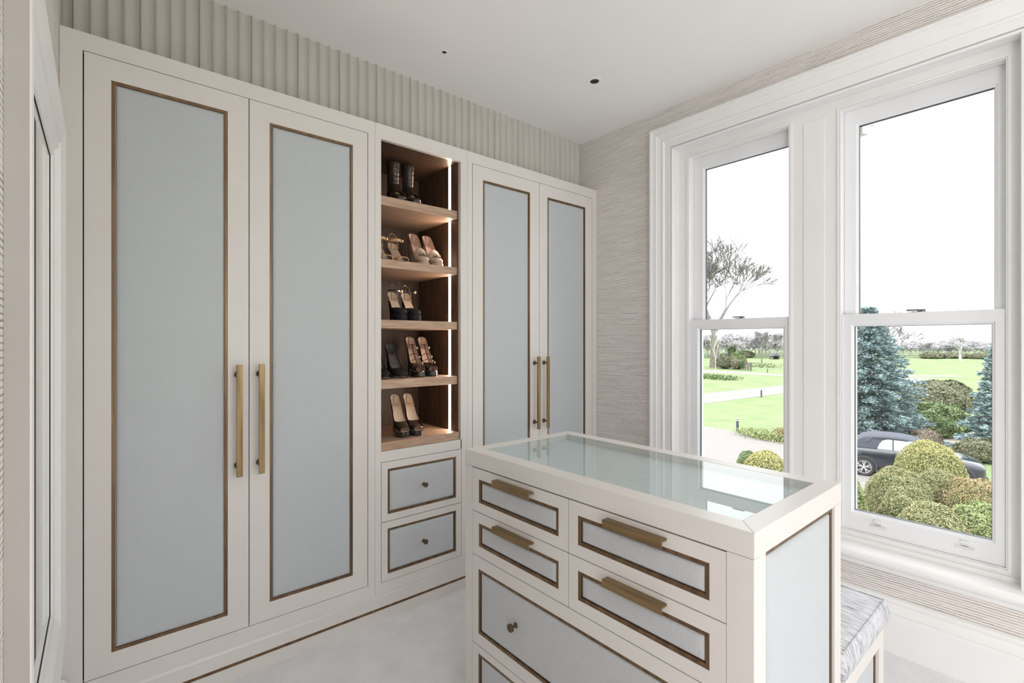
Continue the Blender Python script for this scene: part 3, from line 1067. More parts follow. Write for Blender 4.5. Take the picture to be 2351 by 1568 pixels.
def shoe_upper(l, vamp=.34, s0=0.0, side=.026, heel=.062, toe_h=None, s1=1.0, ss=None, floor_phi=None):
    bm = B()
    th = toe_h or l.toe
    H_S = [0, .05, .12, .22, vamp, vamp + .10, vamp + .22, .8, .90, .96, 1.0]
    H_H = [.016, .026, .034, th, th + .006, (th + side) / 2 + .004, side, side + .010, (side + heel) / 2 + .006, heel - .004, heel]
    P_S = [0, vamp, vamp + .015, vamp + .05, vamp + .12, .75, .9, 1.0]
    P_P = [180, 180, 158, 132, 114, 104, 98, 95]
    ss = ss or sorted(set([s0, .03, .06, .1, .15, .2, .26, .3, vamp, vamp + .015, vamp + .04, vamp + .08, .5, .56, .62, .7, .78, .85, .9, .94, .97, .99, 1.0]))
    ss = [t for t in ss if s0 <= t <= s1]
    rows = []
    n = 18
    for t in ss:
        w, zb, h, ph = l.w(t), l.bed(t), lerp(t, H_S, H_H), math.radians(lerp(t, P_S, P_P))
        hh = h / (1 - math.cos(ph))
        row = []
        for j in range(n + 1):
            f = -ph + 2 * ph * j / n
            sn = math.sin(f)
            x = w * math.copysign(abs(sn) ** .75, sn)
            yy = t * l.L
            if t > .93: yy += -.004 * (1 - math.cos(f))
            row.append(bm.verts.new((x, yy, zb + hh * (1 - math.cos(f)))))
        rows.append(row)
    for a, b_ in zip(rows[:-1], rows[1:]):
        for j in range(n):
            bm.faces.new((a[j], a[j + 1], b_[j + 1], b_[j]))
    if s0 == 0:
        bm.faces.new(rows[0])
    bmesh.ops.remove_doubles(bm, verts=bm.verts, dist=1e-5)
    return bm


def shoe_sole(l, s_end=.93, inset=1.0, thin=.003):
    bm = B()
    rows = []
    for t in [0.0, .02, .05, .1, .16, .24, .30, .36, .44, .55, .65, .75, .85, s_end]:
        w = l.w(t) * inset * (1.04 if t < .34 else .95)
        zt = l.bed(t) + .0035
        base = max(0.0, l.bed(t) - l.plat - .0) if t < .30 else l.bed(t) - lerp(t, [.30, .46, 1], [l.plat, thin, thin])
        zb = 0.0 if t < .27 else max(0, base)
        if t < .06: zb = (0.06 - t) * .08
        y = t * l.L - (.0015 if t < .05 else 0)
        rows.append([bm.verts.new(p) for p in ((-w * .96, y, zb), (-w, y, zb + .003), (-w, y, zt - .002), (-w * .8, y, zt), (w * .8, y, zt), (w, y, zt - .002), (w, y, zb + .003), (w * .96, y, zb))])
    for a, b_ in zip(rows[:-1], rows[1:]):
        for j in range(8):
            k = (j + 1) % 8
            bm.faces.new((a[j], a[k], b_[k], b_[j]))
    bm.faces.new(rows[0]); bm.faces.new(rows[-1][::-1])
    return bm


def shoe_heel(l, r_top=.022, r_bot=.0055, t0=.91, block=False):
    bm = B()
    rows = []
    zt = l.bed(.93) - .001
    yc0 = t0 * l.L
    for q in ([0, .04, .25, .5, .7, .85, .95, 1.0]):
        z = q * zt
        r = r_bot + (r_top - r_bot) * (q ** (1.4 if block else 3.0))
        yc = yc0 + (.012 * (1 - q) if not block else 0.0) - .002
        sl = 0
        if q > .84: sl = 1
        row = []
        for k in range(14):
            a = 2 * PI * k / 14
            dy = math.sin(a) * r * 1.05
            dz = 0
            if q == 1.0: dz = (l.bed(min(1, (yc + dy) / l.L)) - .001) - zt
            row.append(bm.verts.new((math.cos(a) * r * .95, yc + dy, z + dz)))
        rows.append(row)
    for a, b_ in zip(rows[:-1], rows[1:]):
        for j in range(14):
            k = (j + 1) % 14
            bm.faces.new((a[j], a[k], b_[k], b_[j]))
    bm.faces.new(rows[0][::-1]); bm.faces.new(rows[-1])
    return bm


def shoe_insole(l, s0=.02, s1=.975, k=.86, up=.0045):
    bm = B()
    rows = []
    for t in np.linspace(s0, s1, 22):
        w = l.w(t) * k
        z = l.bed(t) + up
        rows.append([bm.verts.new((x * w, t * l.L, z + (.001 if abs(x) == 1 else 0) + dz)) for dz in (0, .0015) for x in (-1, 0, 1)])
    for a, b_ in zip(rows[:-1], rows[1:]):
        bm.faces.new((a[0], a[1], b_[1], b_[0])); bm.faces.new((a[1], a[2], b_[2], b_[1]))
        bm.faces.new((a[3], b_[3], b_[4], a[4])); bm.faces.new((a[4], b_[4], b_[5], a[5]))
        bm.faces.new((a[0], b_[0], b_[3], a[3])); bm.faces.new((a[2], a[5], b_[5], b_[2]))
    return bm


def band(bm, pts, wd, width, th=.0016):
    """flat strap: centre points, width direction per point (or one), thickness outwards"""
    pts = [Vector(p) for p in pts]
    n = len(pts)
    rows = []
    for i, p in enumerate(pts):
        d = (pts[min(i + 1, n - 1)] - pts[max(i - 1, 0)]).normalized()
        w = Vector(wd[i] if isinstance(wd, list) else wd).normalized()
        nn = d.cross(w).normalized() * th
        ww = w * width * .5
        rows.append([bm.verts.new(p + q) for q in (-ww, ww, ww + nn, -ww + nn)])
    for a, b_ in zip(rows[:-1], rows[1:]):
        for j in range(4):
            k = (j + 1) % 4
            bm.faces.new((a[j], a[k], b_[k], b_[j]))
    bm.faces.new(rows[0][::-1]); bm.faces.new(rows[-1])


def shell(name, bm, ms, root, th=.0018):
    o = obj(name, bm, ms, root, local=True, smooth=True)
    md = o.modifiers.new('thickness', 'SOLIDIFY')
    md.thickness = th
    md.offset = -1
    md.material_offset = 1
    md.material_offset_rim = 0
    return o


def shoe_root(name, label, x, y, z, rz, group):
    return thing(name, label, 'shoe' if name != 'ankle_boot' else 'boot', (x, y, z), rz, group)


def pump(name, label, x, y, z, rz, group, out, lin, l, sole=None, heelm=None, s0=0.0, vamp=.34, heel=.062, side=.026, hr=(.021, .0055), ins=None, block=False):
    r = shoe_root(name, label, x, y, z, rz, group)
    shell('upper', shoe_upper(l, vamp=vamp, s0=s0, heel=heel, side=side), [M[out], M[lin]], r)
    obj('sole', shoe_sole(l), M[sole or out], r, local=True)
    obj('heel', shoe_heel(l, hr[0], hr[1], block=block), M[heelm or out], r, local=True, smooth=True)
    obj('insole', shoe_insole(l), M[ins or lin], r, local=True)
    return r


def loop_and_strap(r, l, out, zloop, zs, buckle=True, wide=.007, lw=.009):
    """tall heel loop with an ankle strap threaded through it"""
    sy = .80 * l.L
    bm = B()
    pts = []
    base = l.bed(.85) + .012
    for k in range(17):
        a = PI * k / 16
        pts.append((math.cos(a) * .030, .93 * l.L - .012 * abs(math.cos(a)), base + (zloop - base) * math.sin(a) ** .8))
    band(bm, pts, (0, 1, .0), lw, .0022)
    obj('heel_loop', bm, [M[out]], r, local=True, smooth=False)
    bm = B()
    pts = []
    for k in range(21):
        a = 2 * PI * k / 20
        pts.append((math.cos(a) * .031, .72 * l.L + math.sin(a) * .040, zs + .006 * math.sin(a)))
    band(bm, pts, (0, 0, 1), wide, .002)
    obj('ankle_strap', bm, M[out], r, local=True)
    if buckle:
        bm = B()
        ring(bm, lambda u, v, n: Vector((.0335 + n, .72 * l.L - .012 + u, zs - .006 + v)), -.009, .009, -.007, .007, .002, 0, .003)
        box(bm, .034, .040, .72 * l.L - .026, .72 * l.L - .021, zs - .012, zs)
        obj('buckle', bm, M['gold'], r, local=True)


RZ = -0.16
# bottom shelf: peep-toe patent pumps
for i, (x, y, w) in enumerate(((1.192, 2.246, 'left'), (1.268, 2.243, 'right'))):
    l = Last(plat=.022, rise=.118, toe=.042)
    r = pump('peep_toe_pump', 'black patent peep-toe pump with cream lining, %s of its pair on the bottom shelf' % w,
             x, y, .858, RZ, 'patent pumps on the bottom shelf', 'sh_patent', 'sh_cream', l, s0=.055, vamp=.33, heelm='sh_red' if i == 0 else 'sh_red', heel=.064)
    bm = B()
    ring_pts = [(math.cos(a) * l.w(.055), .055 * l.L, l.bed(.055) + .013 + math.sin(a) * .013) for a in np.linspace(0, 2 * PI, 17)[:-1]]
    tube(bm, ring_pts, .0014, 6, closed=True)
    obj('toe_binding', bm, M['sh_patent'], r, local=True, smooth=True)
# 4th shelf: plain suede pumps, strappy pumps
for i, (x, w) in enumerate(((1.098, 'left'), (1.193, 'right'))):
    l = Last(plat=.006, rise=.112, toe=.036)
    pump('court_pump', 'plain black suede court pump, %s of its pair beside the strappy pair' % w,
         x, 2.28, 1.1612, RZ * .6, 'plain suede pumps on the second shelf up', 'sh_black', 'sh_grey', l, vamp=.30, heel=.058, sole='sh_grey', hr=(.021, .010))
for i, (x, y, w) in enumerate(((1.298, 2.272, 'left'), (1.381, 2.282, 'right'))):
    l = Last(plat=.026, rise=.122, toe=.040)
    r = pump('strappy_pump', 'black peep-toe pump with three studded straps, %s of its pair' % w,
             x, y, 1.1612, RZ, 'studded strap pumps on the second shelf up', 'sh_patent', 'sh_nude', l, s0=.055, vamp=.30, heel=.068, side=.030)
    for t_, up in ((.42, .047), (.56, .042), (.72, .048)):
        bm = B()
        pts = []
        for k in range(11):
            a = -1 + 2 * k / 10
            pts.append((a * (l.w(t_) + .001), t_ * l.L, l.bed(t_) + up - .018 * a * a))
        band(bm, pts, (0, 1, .6), .0035, .0016)
        s_ = obj('strap', bm, M['sh_patent'], r, local=True)
        for q in (-.75, .75):
            bm = B()
            c = (q * l.w(t_), t_ * l.L - .001, l.bed(t_) + up - .018 * q * q + .001)
            bmesh.ops.create_icosphere(bm, subdivisions=1, radius=.0032, matrix=Matrix.Translation(c))
            obj('stud', bm, M['gold'], s_, local=True)
        bm = B()
        box(bm, l.w(t_), l.w(t_) + .005, t_ * l.L - .003, t_ * l.L + .003, l.bed(t_) + up - .024, l.bed(t_) + up - .014)
        obj('buckle', bm, M['gold'], s_, local=True)
    bm = B()
    band(bm, [(0, t_ * l.L, l.bed(t_) + z) for t_, z in ((.31, .046), (.42, .0495), (.56, .0445), (.72, .0505))], (1, 0, 0), .0065, .0015)
    obj('centre_strap', bm, M['sh_patent'], r, local=True)
# 3rd shelf: black ankle strap platforms
for i, (x, w) in enumerate(((1.186, 'left'), (1.266, 'right'))):
    l = Last(plat=.030, rise=.085, toe=.034)
    r = shoe_root('ankle_strap_platform', 'black suede platform shoe with patent ankle strap, %s of its pair on the middle shelf' % w, x, 2.262, 1.4572, RZ, 'platform shoes on the middle shelf')
    shell('upper', shoe_upper(l, vamp=.33, side=.012, heel=.03, s1=.5), [M['sh_black'], M['sh_cream']], r)
    shell('counter', shoe_upper(l, vamp=.33, side=.010, heel=.05, s0=.76), [M['sh_patent'], M['sh_cream']], r)
    obj('sole', shoe_sole(l), M['sh_black'], r, local=True)
    obj('heel', shoe_heel(l, .022, .012, block=True), M['sh_patent'], r, local=True, smooth=True)
    obj('insole', shoe_insole(l, k=.80), M['sh_cream'], r, local=True)
    loop_and_strap(r, l, 'sh_patent', .205, .168)
    bm = B()
    pts = []
    for k in range(17):
        a = PI * k / 16
        pts.append((math.cos(a) * .0275, .922 * l.L - .012 * abs(math.cos(a)), .13 + .071 * math.sin(a) ** .8))
    band(bm, pts, (0, 1, 0), .006, -.001)
    obj('loop_lining', bm, M['sh_cream'], r, local=True)
# 2nd shelf: tan sandals, beige pumps
for i, (x, w) in enumerate(((1.108, 'left'), (1.198, 'right'))):
    l = Last(plat=.004, rise=.088, toe=.030)
    r = shoe_root('tan_sandal', 'tan suede high-heeled sandal with wide ankle strap, %s of its pair beside the beige pumps' % w, x, 2.262, 1.7552, RZ * .6, 'tan sandals on the second shelf down')
    obj('sole', shoe_sole(l), M['sh_tan'], r, local=True)
    obj('heel', shoe_heel(l, .021, .010), M['sh_tan'], r, local=True, smooth=True)
    obj('insole', shoe_insole(l, k=.9), M['sh_beige'], r, local=True)
    shell('vamp_band', shoe_upper(l, vamp=.30, s0=.06, s1=.29), [M['sh_tan'], M['sh_cream']], r)
    shell('counter', shoe_upper(l, vamp=.33, side=.010, heel=.045, s0=.82), [M['sh_tan'], M['sh_cream']], r)
    bm = B()
    tube(bm, [(.012 + math.cos(a) * .009, .052 * l.L + .012 + .001, .020 + math.sin(a) * .0065) for a in np.linspace(0, 2 * PI, 13)[:-1]], .0018, 5, closed=True)
    obj('toe_opening', bm, M['sh_grey'], r, local=True)
    loop_and_strap(r, l, 'sh_tan', .185, .142, wide=.014, lw=.014)
for i, (x, w) in enumerate(((1.318, 'left'), (1.404, 'right'))):
    l = Last(plat=.018, rise=.118, toe=.040)
    r = pump('fringed_pump', 'beige leather pump with pleated fringe flap, %s of its pair on the second shelf down' % w,
             x, 2.262, 1.7552, RZ * .8, 'beige fringed pumps on the second shelf down', 'sh_beige', 'sh_nude', l, vamp=.34, heel=.068, side=.034, hr=(.021, .009))
    # pleated tongue standing up over the vamp
    bm = B()
    rows = []
    for q in range(6):
        f = q / 5
        t_ = .20 + .17 * f
        row = []
        for k in range(23):
            a = -1 + 2 * k / 22
            ang = a * 1.25
            rad = l.w(t_) * (1.0 + .05 * f)
            hh = .046 + .030 * f
            row.append(bm.verts.new((math.sin(ang) * rad, t_ * l.L + .002 * (k % 2), l.bed(t_) + hh * (.28 + .72 * math.cos(ang)) + .0022 * (k % 2))))
        rows.append(row)
    for a_, b_ in zip(rows[:-1], rows[1:]):
        for k in range(22):
            bm.faces.new((a_[k], a_[k + 1], b_[k + 1], b_[k]))
    o = obj('fringe_flap', bm, M['sh_beige'], r, local=True)
    md = o.modifiers.new('t', 'SOLIDIFY'); md.thickness = .0015
    bm = B()
    tube(bm, [(-.014 + math.cos(a) * .010, .028 - .004 * math.sin(a), .062 + math.sin(a) * .0075) for a in np.linspace(0, 2 * PI, 17)[:-1]], .0018, 6, closed=True)
    tube(bm, [(.008 + math.cos(a) * .010, .028 - .004 * math.sin(a), .062 + math.sin(a) * .0065) for a in np.linspace(0, 2 * PI, 17)[:-1]], .0014, 6, closed=True)
    obj('ring_ornament', bm, M['steel'], r, local=True, smooth=True)
# top shelf: ankle boots
for i, (x, w) in enumerate(((1.180, 'left'), (1.268, 'right'))):
    l = Last(plat=.010, rise=.045, toe=.045, L=.20)
    r = shoe_root('ankle_boot', 'dark brown leather ankle boot with fringed vamp, %s of its pair on the top shelf' % w, x, 2.262, 2.0642, RZ, 'ankle boots on the top shelf')
    bm = B()
    rows = []
    n = 20
    for t_ in [0, .03, .07, .12, .2, .28, .36, .44, .52, .6, .7, .8, .9, .96, 1.0]:
        w_ = l.w(t_); h = lerp(t_, [0, .05, .2, .36, .5, .7, 1], [.016, .028, .044, .062, .095, .125, .10]); zb = l.bed(t_)
        rows.append([bm.verts.new((w_ * math.copysign(abs(math.sin(f)) ** .8, math.sin(f)), t_ * l.L, zb + h / 2 * (1 - math.cos(f)))) for f in [2 * PI * j / n for j in range(n)]])
    for a_, b_ in zip(rows[:-1], rows[1:]):
        for j in range(n):
            k = (j + 1) % n
            bm.faces.new((a_[j], a_[k], b_[k], b_[j]))
    bm.faces.new(rows[0]); bm.faces.new(rows[-1][::-1])
    obj('foot', bm, M['sh_boot'], r, local=True, smooth=True)
    bm = B()
    rows = []
    for q in range(26):
        f = q / 25
        z = .075 + f * .170
        rx = lerp(f, [0, .3, .6, 1], [.032, .031, .034, .036]) + .0022 * math.sin(f * 42) * (1 - f)
        ry = lerp(f, [0, .3, .6, 1], [.052, .042, .042, .044]) + .0022 * math.sin(f * 42 + .8) * (1 - f)
        rows.append([bm.verts.new((math.cos(a) * rx, .145 + math.sin(a) * ry, z + .003 * math.cos(a * 2) - (.008 * (1 - f) * math.sin(a)))) for a in [2 * PI * k / 24 for k in range(24)]])
    for a_, b_ in zip(rows[:-1], rows[1:]):
        for j in range(24):
            k = (j + 1) % 24
            bm.faces.new((a_[j], a_[k], b_[k], b_[j]))
    shell('shaft', bm, [M['sh_boot'], M['sh_grey']], r, .003)
    obj('sole', shoe_sole(l), M['sh_black'], r, local=True)
    obj('heel', shoe_heel(l, .027, .022, t0=.87, block=True), M['sh_black'], r, local=True)
    bm = B()
    rows = []
    for q in range(5):
        f = q / 4
        t_ = .24 + .24 * f
        rows.append([bm.verts.new((math.sin(a * 1.3) * (l.w(t_) + .004), t_ * l.L + .002 * (k % 2) - .006, l.bed(t_) + (.056 + .034 * f) * (.2 + .8 * math.cos(a * 1.3)) + .002 * (k % 2))) for k, a in enumerate(np.linspace(-1, 1, 19))])
    for a_, b_ in zip(rows[:-1], rows[1:]):
        for k in range(18):
            bm.faces.new((a_[k], a_[k + 1], b_[k + 1], b_[k]))
    o = obj('fringe_flap', bm, M['sh_boot'], r, local=True)
    md = o.modifiers.new('t', 'SOLIDIFY'); md.thickness = .0015
    bm = B()
    tube(bm, [(-.016 + math.cos(a) * .009, .030 - .004 * math.sin(a), .044 + math.sin(a) * .008) for a in np.linspace(0, 2 * PI, 17)[:-1]], .0015, 6, closed=True)
    obj('ring_ornament', bm, M['gold'], r, local=True, smooth=True)
# ================================================================ OUTSIDE
from mathutils import noise as mnoise
GZ = -3.35
F_ = (math.cos(math.radians(49.694)), math.sin(math.radians(49.694)))


def island_mat(*a, **k): return islands(*a, **k)


M['lawn'] = tex(mat('lawn_grass', (0.40, 0.55, 0.22), 0.9, spec=0.1), 'noise', 0.35, c0=(0.145, 0.195, 0.085), c1=(0.215, 0.255, 0.14), detail=8, bump=0.4, dist=0.05, rough=0.7)
M['gravel'] = tex(mat('pale_pink_gravel', (0.60, 0.54, 0.50), 0.95, spec=0.1), 'noise', 9, c0=(0.20, 0.18, 0.175), c1=(0.28, 0.26, 0.25), detail=10, bump=0.5, dist=0.02, rough=0.8)
M['paving'] = tex(mat('sandy_paving', (0.55, 0.50, 0.42), 0.95, spec=0.1), 'noise', 4, c0=(0.28, 0.25, 0.22), c1=(0.38, 0.34, 0.30), detail=8)
M['soil'] = tex(mat('dark_bed_soil', (0.10, 0.085, 0.075), 0.95, spec=0.1), 'noise', 12, c0=(0.07, 0.06, 0.052), c1=(0.19, 0.165, 0.15), detail=10, bump=0.8, dist=0.03, rough=0.8)
M['bark'] = tex(mat('grey_brown_bark', (0.20, 0.175, 0.155), 0.9, spec=0.1), 'noise', 3, (1, 1, .3), c0=(0.13, 0.115, 0.10), c1=(0.27, 0.24, 0.21), detail=8)
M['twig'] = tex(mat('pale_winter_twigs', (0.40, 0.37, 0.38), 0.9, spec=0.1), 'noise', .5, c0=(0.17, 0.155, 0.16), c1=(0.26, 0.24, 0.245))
M['twigfar'] = tex(mat('hazy_distant_twigs', (0.52, 0.51, 0.55), 0.9, spec=0.1), 'noise', .2, c0=(0.46, 0.44, 0.47), c1=(0.55, 0.53, 0.54))  # distance haze painted in: paler than the near twigs
M['stone'] = tex(mat('painted_cornice', (0.70, 0.68, 0.66), 0.8), 'noise', 4, c0=(0.68, 0.66, 0.64), c1=(0.72, 0.70, 0.68))
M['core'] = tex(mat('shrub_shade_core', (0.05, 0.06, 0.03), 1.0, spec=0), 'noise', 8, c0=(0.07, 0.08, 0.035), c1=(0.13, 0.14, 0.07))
M['hill'] = tex(mat('hazy_wooded_hill', (0.55, 0.56, 0.60), 1.0, spec=0), 'noise', .02, (1, 1, 1), c0=(0.34, 0.35, 0.38), c1=(0.44, 0.46, 0.47), detail=8)  # distance haze put into this pale lilac-grey colour
LF = dict(
    yellow=islands('golden_yew_leaf', (0.243, 0.238, 0.080), (0.515, 0.454, 0.213), cm=(0.373, 0.354, 0.143)),
    olive=islands('olive_box_leaf', (0.149, 0.179, 0.088), (0.403, 0.366, 0.197), cm=(0.276, 0.269, 0.137)),
    orange=islands('bronze_box_leaf', (0.202, 0.182, 0.092), (0.465, 0.332, 0.186), cm=(0.341, 0.281, 0.148)),
    green=islands('fresh_green_leaf', (0.150, 0.211, 0.077), (0.423, 0.436, 0.230), cm=(0.280, 0.328, 0.141)),
    rhodo=islands('evergreen_leaf', (0.063, 0.105, 0.045), (0.312, 0.360, 0.190), cm=(0.166, 0.227, 0.100)),
    hedge=islands('dull_hedge_leaf', (0.107, 0.117, 0.073), (0.246, 0.237, 0.164), cm=(0.176, 0.181, 0.113)),
    spruce=islands('blue_spruce_needles', (0.116, 0.175, 0.175), (0.441, 0.532, 0.545), cm=(0.259, 0.337, 0.344)),
    dry=islands('reddish_winter_twig', (0.188, 0.151, 0.114), (0.365, 0.318, 0.262), cm=(0.276, 0.234, 0.179)),
    flower=islands('daffodil_petal', (0.434, 0.420, 0.217), (0.536, 0.536, 0.439), cm=(0.181, 0.254, 0.109)))


def slab(name, pts, z, mt):
    bm = B()
    prism(bm, [(x, y, z - .05) for x, y in pts], [(x, y, z) for x, y in pts])
    return struct(name, bm, mt)


# ground
bm = B()
prism(bm, [(3.1, -400, GZ - .3), (900, -400, GZ - .3), (900, 900, GZ - .3), (3.1, 900, GZ - .3)], [(3.1, -400, GZ), (900, -400, GZ), (900, 900, GZ), (3.1, 900, GZ)])
struct('lawn', bm, M['lawn'])
slab('gravel_drive', [(14.2, -10), (14.2, 14), (25.6, 14.2), (25.4, 12.4), (24.9, 11.0), (24.4, 9.2), (24.6, 7.6), (23.3, 5.5), (22.6, 4.5), (22.6, 2.5), (21.5, 0.5), (19.8, -2.6), (19, -10)], GZ + .012, M['gravel'])
slab('gravel_path', [(34.2, 18.6), (30, 16.4), (27, 15.2), (25.4, 15.6), (26, 17.4), (40.8, 22.2), (55.6, 21.0), (80, 16), (80, 12), (47.2, 17.6)], GZ + .016, M['gravel'])
slab('far_path', [(70, 38.2), (78, 42.5), (74, 27.5), (90, 12), (88, 10), (70.5, 25.4)], GZ + .016, M['gravel'])
slab('paved_court', [(26.0, 3.2), (24.2, 5.2), (27.5, 5.6), (31.5, 4.3), (36, 3.8), (36, 2.9), (31, 3.2)], GZ + .020, M['paving'])
slab('flower_bed', [(3.2, -6), (3.2, 9), (13.2, 9), (13.9, 6), (13.9, -6)], GZ + .018, M['soil'])
slab('tree_bed', [(24.6, 5.7), (25.6, 8.4), (33, 9.2), (36, 6), (30, 4.5)], GZ + .024, M['soil'])


def quads_mesh(name, c, a, b_, mt, parent, extra=None):
    """many little flat leaves in one mesh: centres c, half axes a and b_ (N,3)"""
    n = len(c)
    co = np.stack([c - a, c + b_ * .8, c + a, c - b_ * .8], axis=1).reshape(-1, 3).astype(np.float32)
    me = bpy.data.meshes.new(name)
    me.vertices.add(n * 4)
    me.vertices.foreach_set('co', co.ravel())
    me.loops.add(n * 4)
    me.loops.foreach_set('vertex_index', np.arange(n * 4, dtype=np.int32))
    me.polygons.add(n)
    me.polygons.foreach_set('loop_start', np.arange(0, n * 4, 4, dtype=np.int32))
    me.polygons.foreach_set('loop_total', np.full(n, 4, dtype=np.int32))
    me.update()
    me.validate()
    me.materials.append(mt)
    o = bpy.data.objects.new(name, me)
    COL.objects.link(o)
    o.parent = parent
    return o


def unit(v): return v / (np.linalg.norm(v, axis=1, keepdims=True) + 1e-9)


def lump(d, seed, f=2.0, amp=.12):
    return 1 + amp * mnoise.noise(Vector((d[0] * f + seed, d[1] * f, d[2] * f)))


def clipped(name, label, cat, x, y, rx, ry, h, leaf, n, size, seed, group=None, amp=.10, flat=.62, f=2.2, tuft=.0):
    """rounded shrub: shaded core plus a coat of little leaves"""
    t_ = thing(name, label, cat, (x, y, GZ), 0, group)
    rz = h * flat
    zc = h - rz
    bm = B()
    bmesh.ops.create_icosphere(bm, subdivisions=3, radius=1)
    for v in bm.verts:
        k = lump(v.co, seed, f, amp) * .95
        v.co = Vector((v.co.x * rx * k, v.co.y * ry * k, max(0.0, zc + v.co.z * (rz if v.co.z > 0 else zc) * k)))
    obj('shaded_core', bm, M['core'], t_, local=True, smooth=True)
    d = unit(RNG.normal(size=(n, 3)))
    d[:, 2] = np.where(d[:, 2] < -.75, -d[:, 2], d[:, 2])
    k = np.array([lump(q, seed, f, amp) for q in d]) * (1 + RNG.normal(size=n) * .012 + tuft * np.array([mnoise.noise(Vector(q) * 9 + Vector((seed, 0, 0))) for q in d]))
    c = np.stack([d[:, 0] * rx * k, d[:, 1] * ry * k, zc + d[:, 2] * np.where(d[:, 2] > 0, rz, zc) * k], 1)
    c[:, 2] = np.maximum(c[:, 2], .03)
    nn = unit(d + RNG.normal(size=(n, 3)) * .55)
    a = unit(np.cross(nn, RNG.normal(size=(n, 3)))) 
    b_ = unit(np.cross(nn, a))
    s = size * (0.7 + .6 * RNG.random((n, 1)))
    quads_mesh('leaves', c, a * s, b_ * s * .6, LF[leaf], t_)['kind'] = 'stuff'
    return t_


# clipped mounds in the bed under the windows: F (distance) and r (right) turned into world metres
def FR(F, r):
    return F * F_[0] + r * F_[1], F * F_[1] - r * F_[0]


def at(px, F): return FR(F, (px - 1175.5) / 1115 * F)


GR = 'clipped mounds in the bed under the window'
TOP = [
    ('tall golden clipped dome in front of the car door', 12.06, 0, 0, 0, 0, 0),
]
for (lab, (x, y), rx, h, leaf, n, sd, amp) in (
        ('tall golden clipped dome standing in front of the parked car', (at(2133, 14.0)), .84, 1.82, 'yellow', 9000, 1.1, .05),
        ('broad olive mound in front of the car rear wheel', (at(2062, 12.4)), .72, 1.46, 'olive', 8000, 2.3, .10),
        ('dark olive mound right below the golden dome', (at(2155, 12.9)), .62, 1.30, 'olive', 6000, 3.7, .08),
        ('low uneven mound at the near left of the bed', (at(2085, 10.9)), .60, 1.36, 'olive', 6500, 4.9, .22),
        ('pale yellow-green mound nearest to the sill', (at(2138, 9.8)), .68, 1.40, 'olive', 7500, 5.2, .12),
        ('bronze-tipped mound beside the car front wheel', (at(2242, 12.0)), .74, 1.30, 'orange', 7500, 6.6, .10),
        ('loose bright green mound at the lower right pane corner', (at(2252, 9.9)), .58, 1.42, 'green', 6500, 7.4, .16),
        ('pale green column shrub cut off by the left pane edge', (at(1942, 11.0)), .42, 1.72, 'green', 4500, 8.8, .08)):
    clipped('clipped_mound', lab, 'shrub', x, y, rx, rx, h, leaf, int(n * 1.9), .019, sd, GR, amp, tuft=.03)
x, y = at(1757, 15.0)
clipped('clipped_mound', 'wide golden-olive mound at the foot of the left window view', 'shrub', x, y, .66, .66, 1.30, 'yellow', 10000, .023, 11.0, GR, .06)
x, y = at(1717, 16.2)
clipped('clipped_mound', 'small dark green ball behind the golden mound in the left window view', 'shrub', x, y, .36, .36, 1.06, 'rhodo', 5000, .023, 12.0, GR, .06)

# wider shrubs beyond the drive
clipped('evergreen_shrub', 'spreading glossy green shrub between the two spruces', 'shrub', *at(2150, 24.5), 1.55, 1.3, 1.55, 'rhodo', 12000, .075, 21.0, None, .30, tuft=.06)
clipped('hedge_shrub', 'wide dull olive hedge behind the glossy green shrub', 'shrub', *at(2158, 31.5), 2.35, 1.8, 2.15, 'hedge', 12000, .085, 22.0, None, .20, tuft=.05)
clipped('twiggy_shrub', 'low reddish twiggy bush behind the car roof', 'shrub', *at(2122, 21.8), .85, .6, .75, 'dry', 5000, .05, 23.0, None, .2, tuft=.1)
clipped('twiggy_shrub', 'low dark bush under the right spruce', 'shrub', *at(2246, 19.2), .75, .7, .85, 'hedge', 4500, .05, 24.0, None, .25, tuft=.1)
clipped('evergreen_shrub', 'rounded pale shrub left of the far fence rails', 'shrub', *at(1665, 84), 1.45, 1.4, 2.5, 'hedge', 6000, .12, 25.0, None, .2, tuft=.05)
clipped('evergreen_shrub', 'taller dark evergreen shrub beside the far fence rails', 'shrub', *at(1692, 83), 1.45, 1.4, 2.9, 'rhodo', 7000, .12, 26.0, None, .25, tuft=.06)
clipped('reed_clump', 'small straw coloured grass clump before the dark shrub', 'shrub', *at(1687, 80.5), .5, .5, 2.0, 'dry', 1500, .10, 27.0, None, .2, flat=.3)


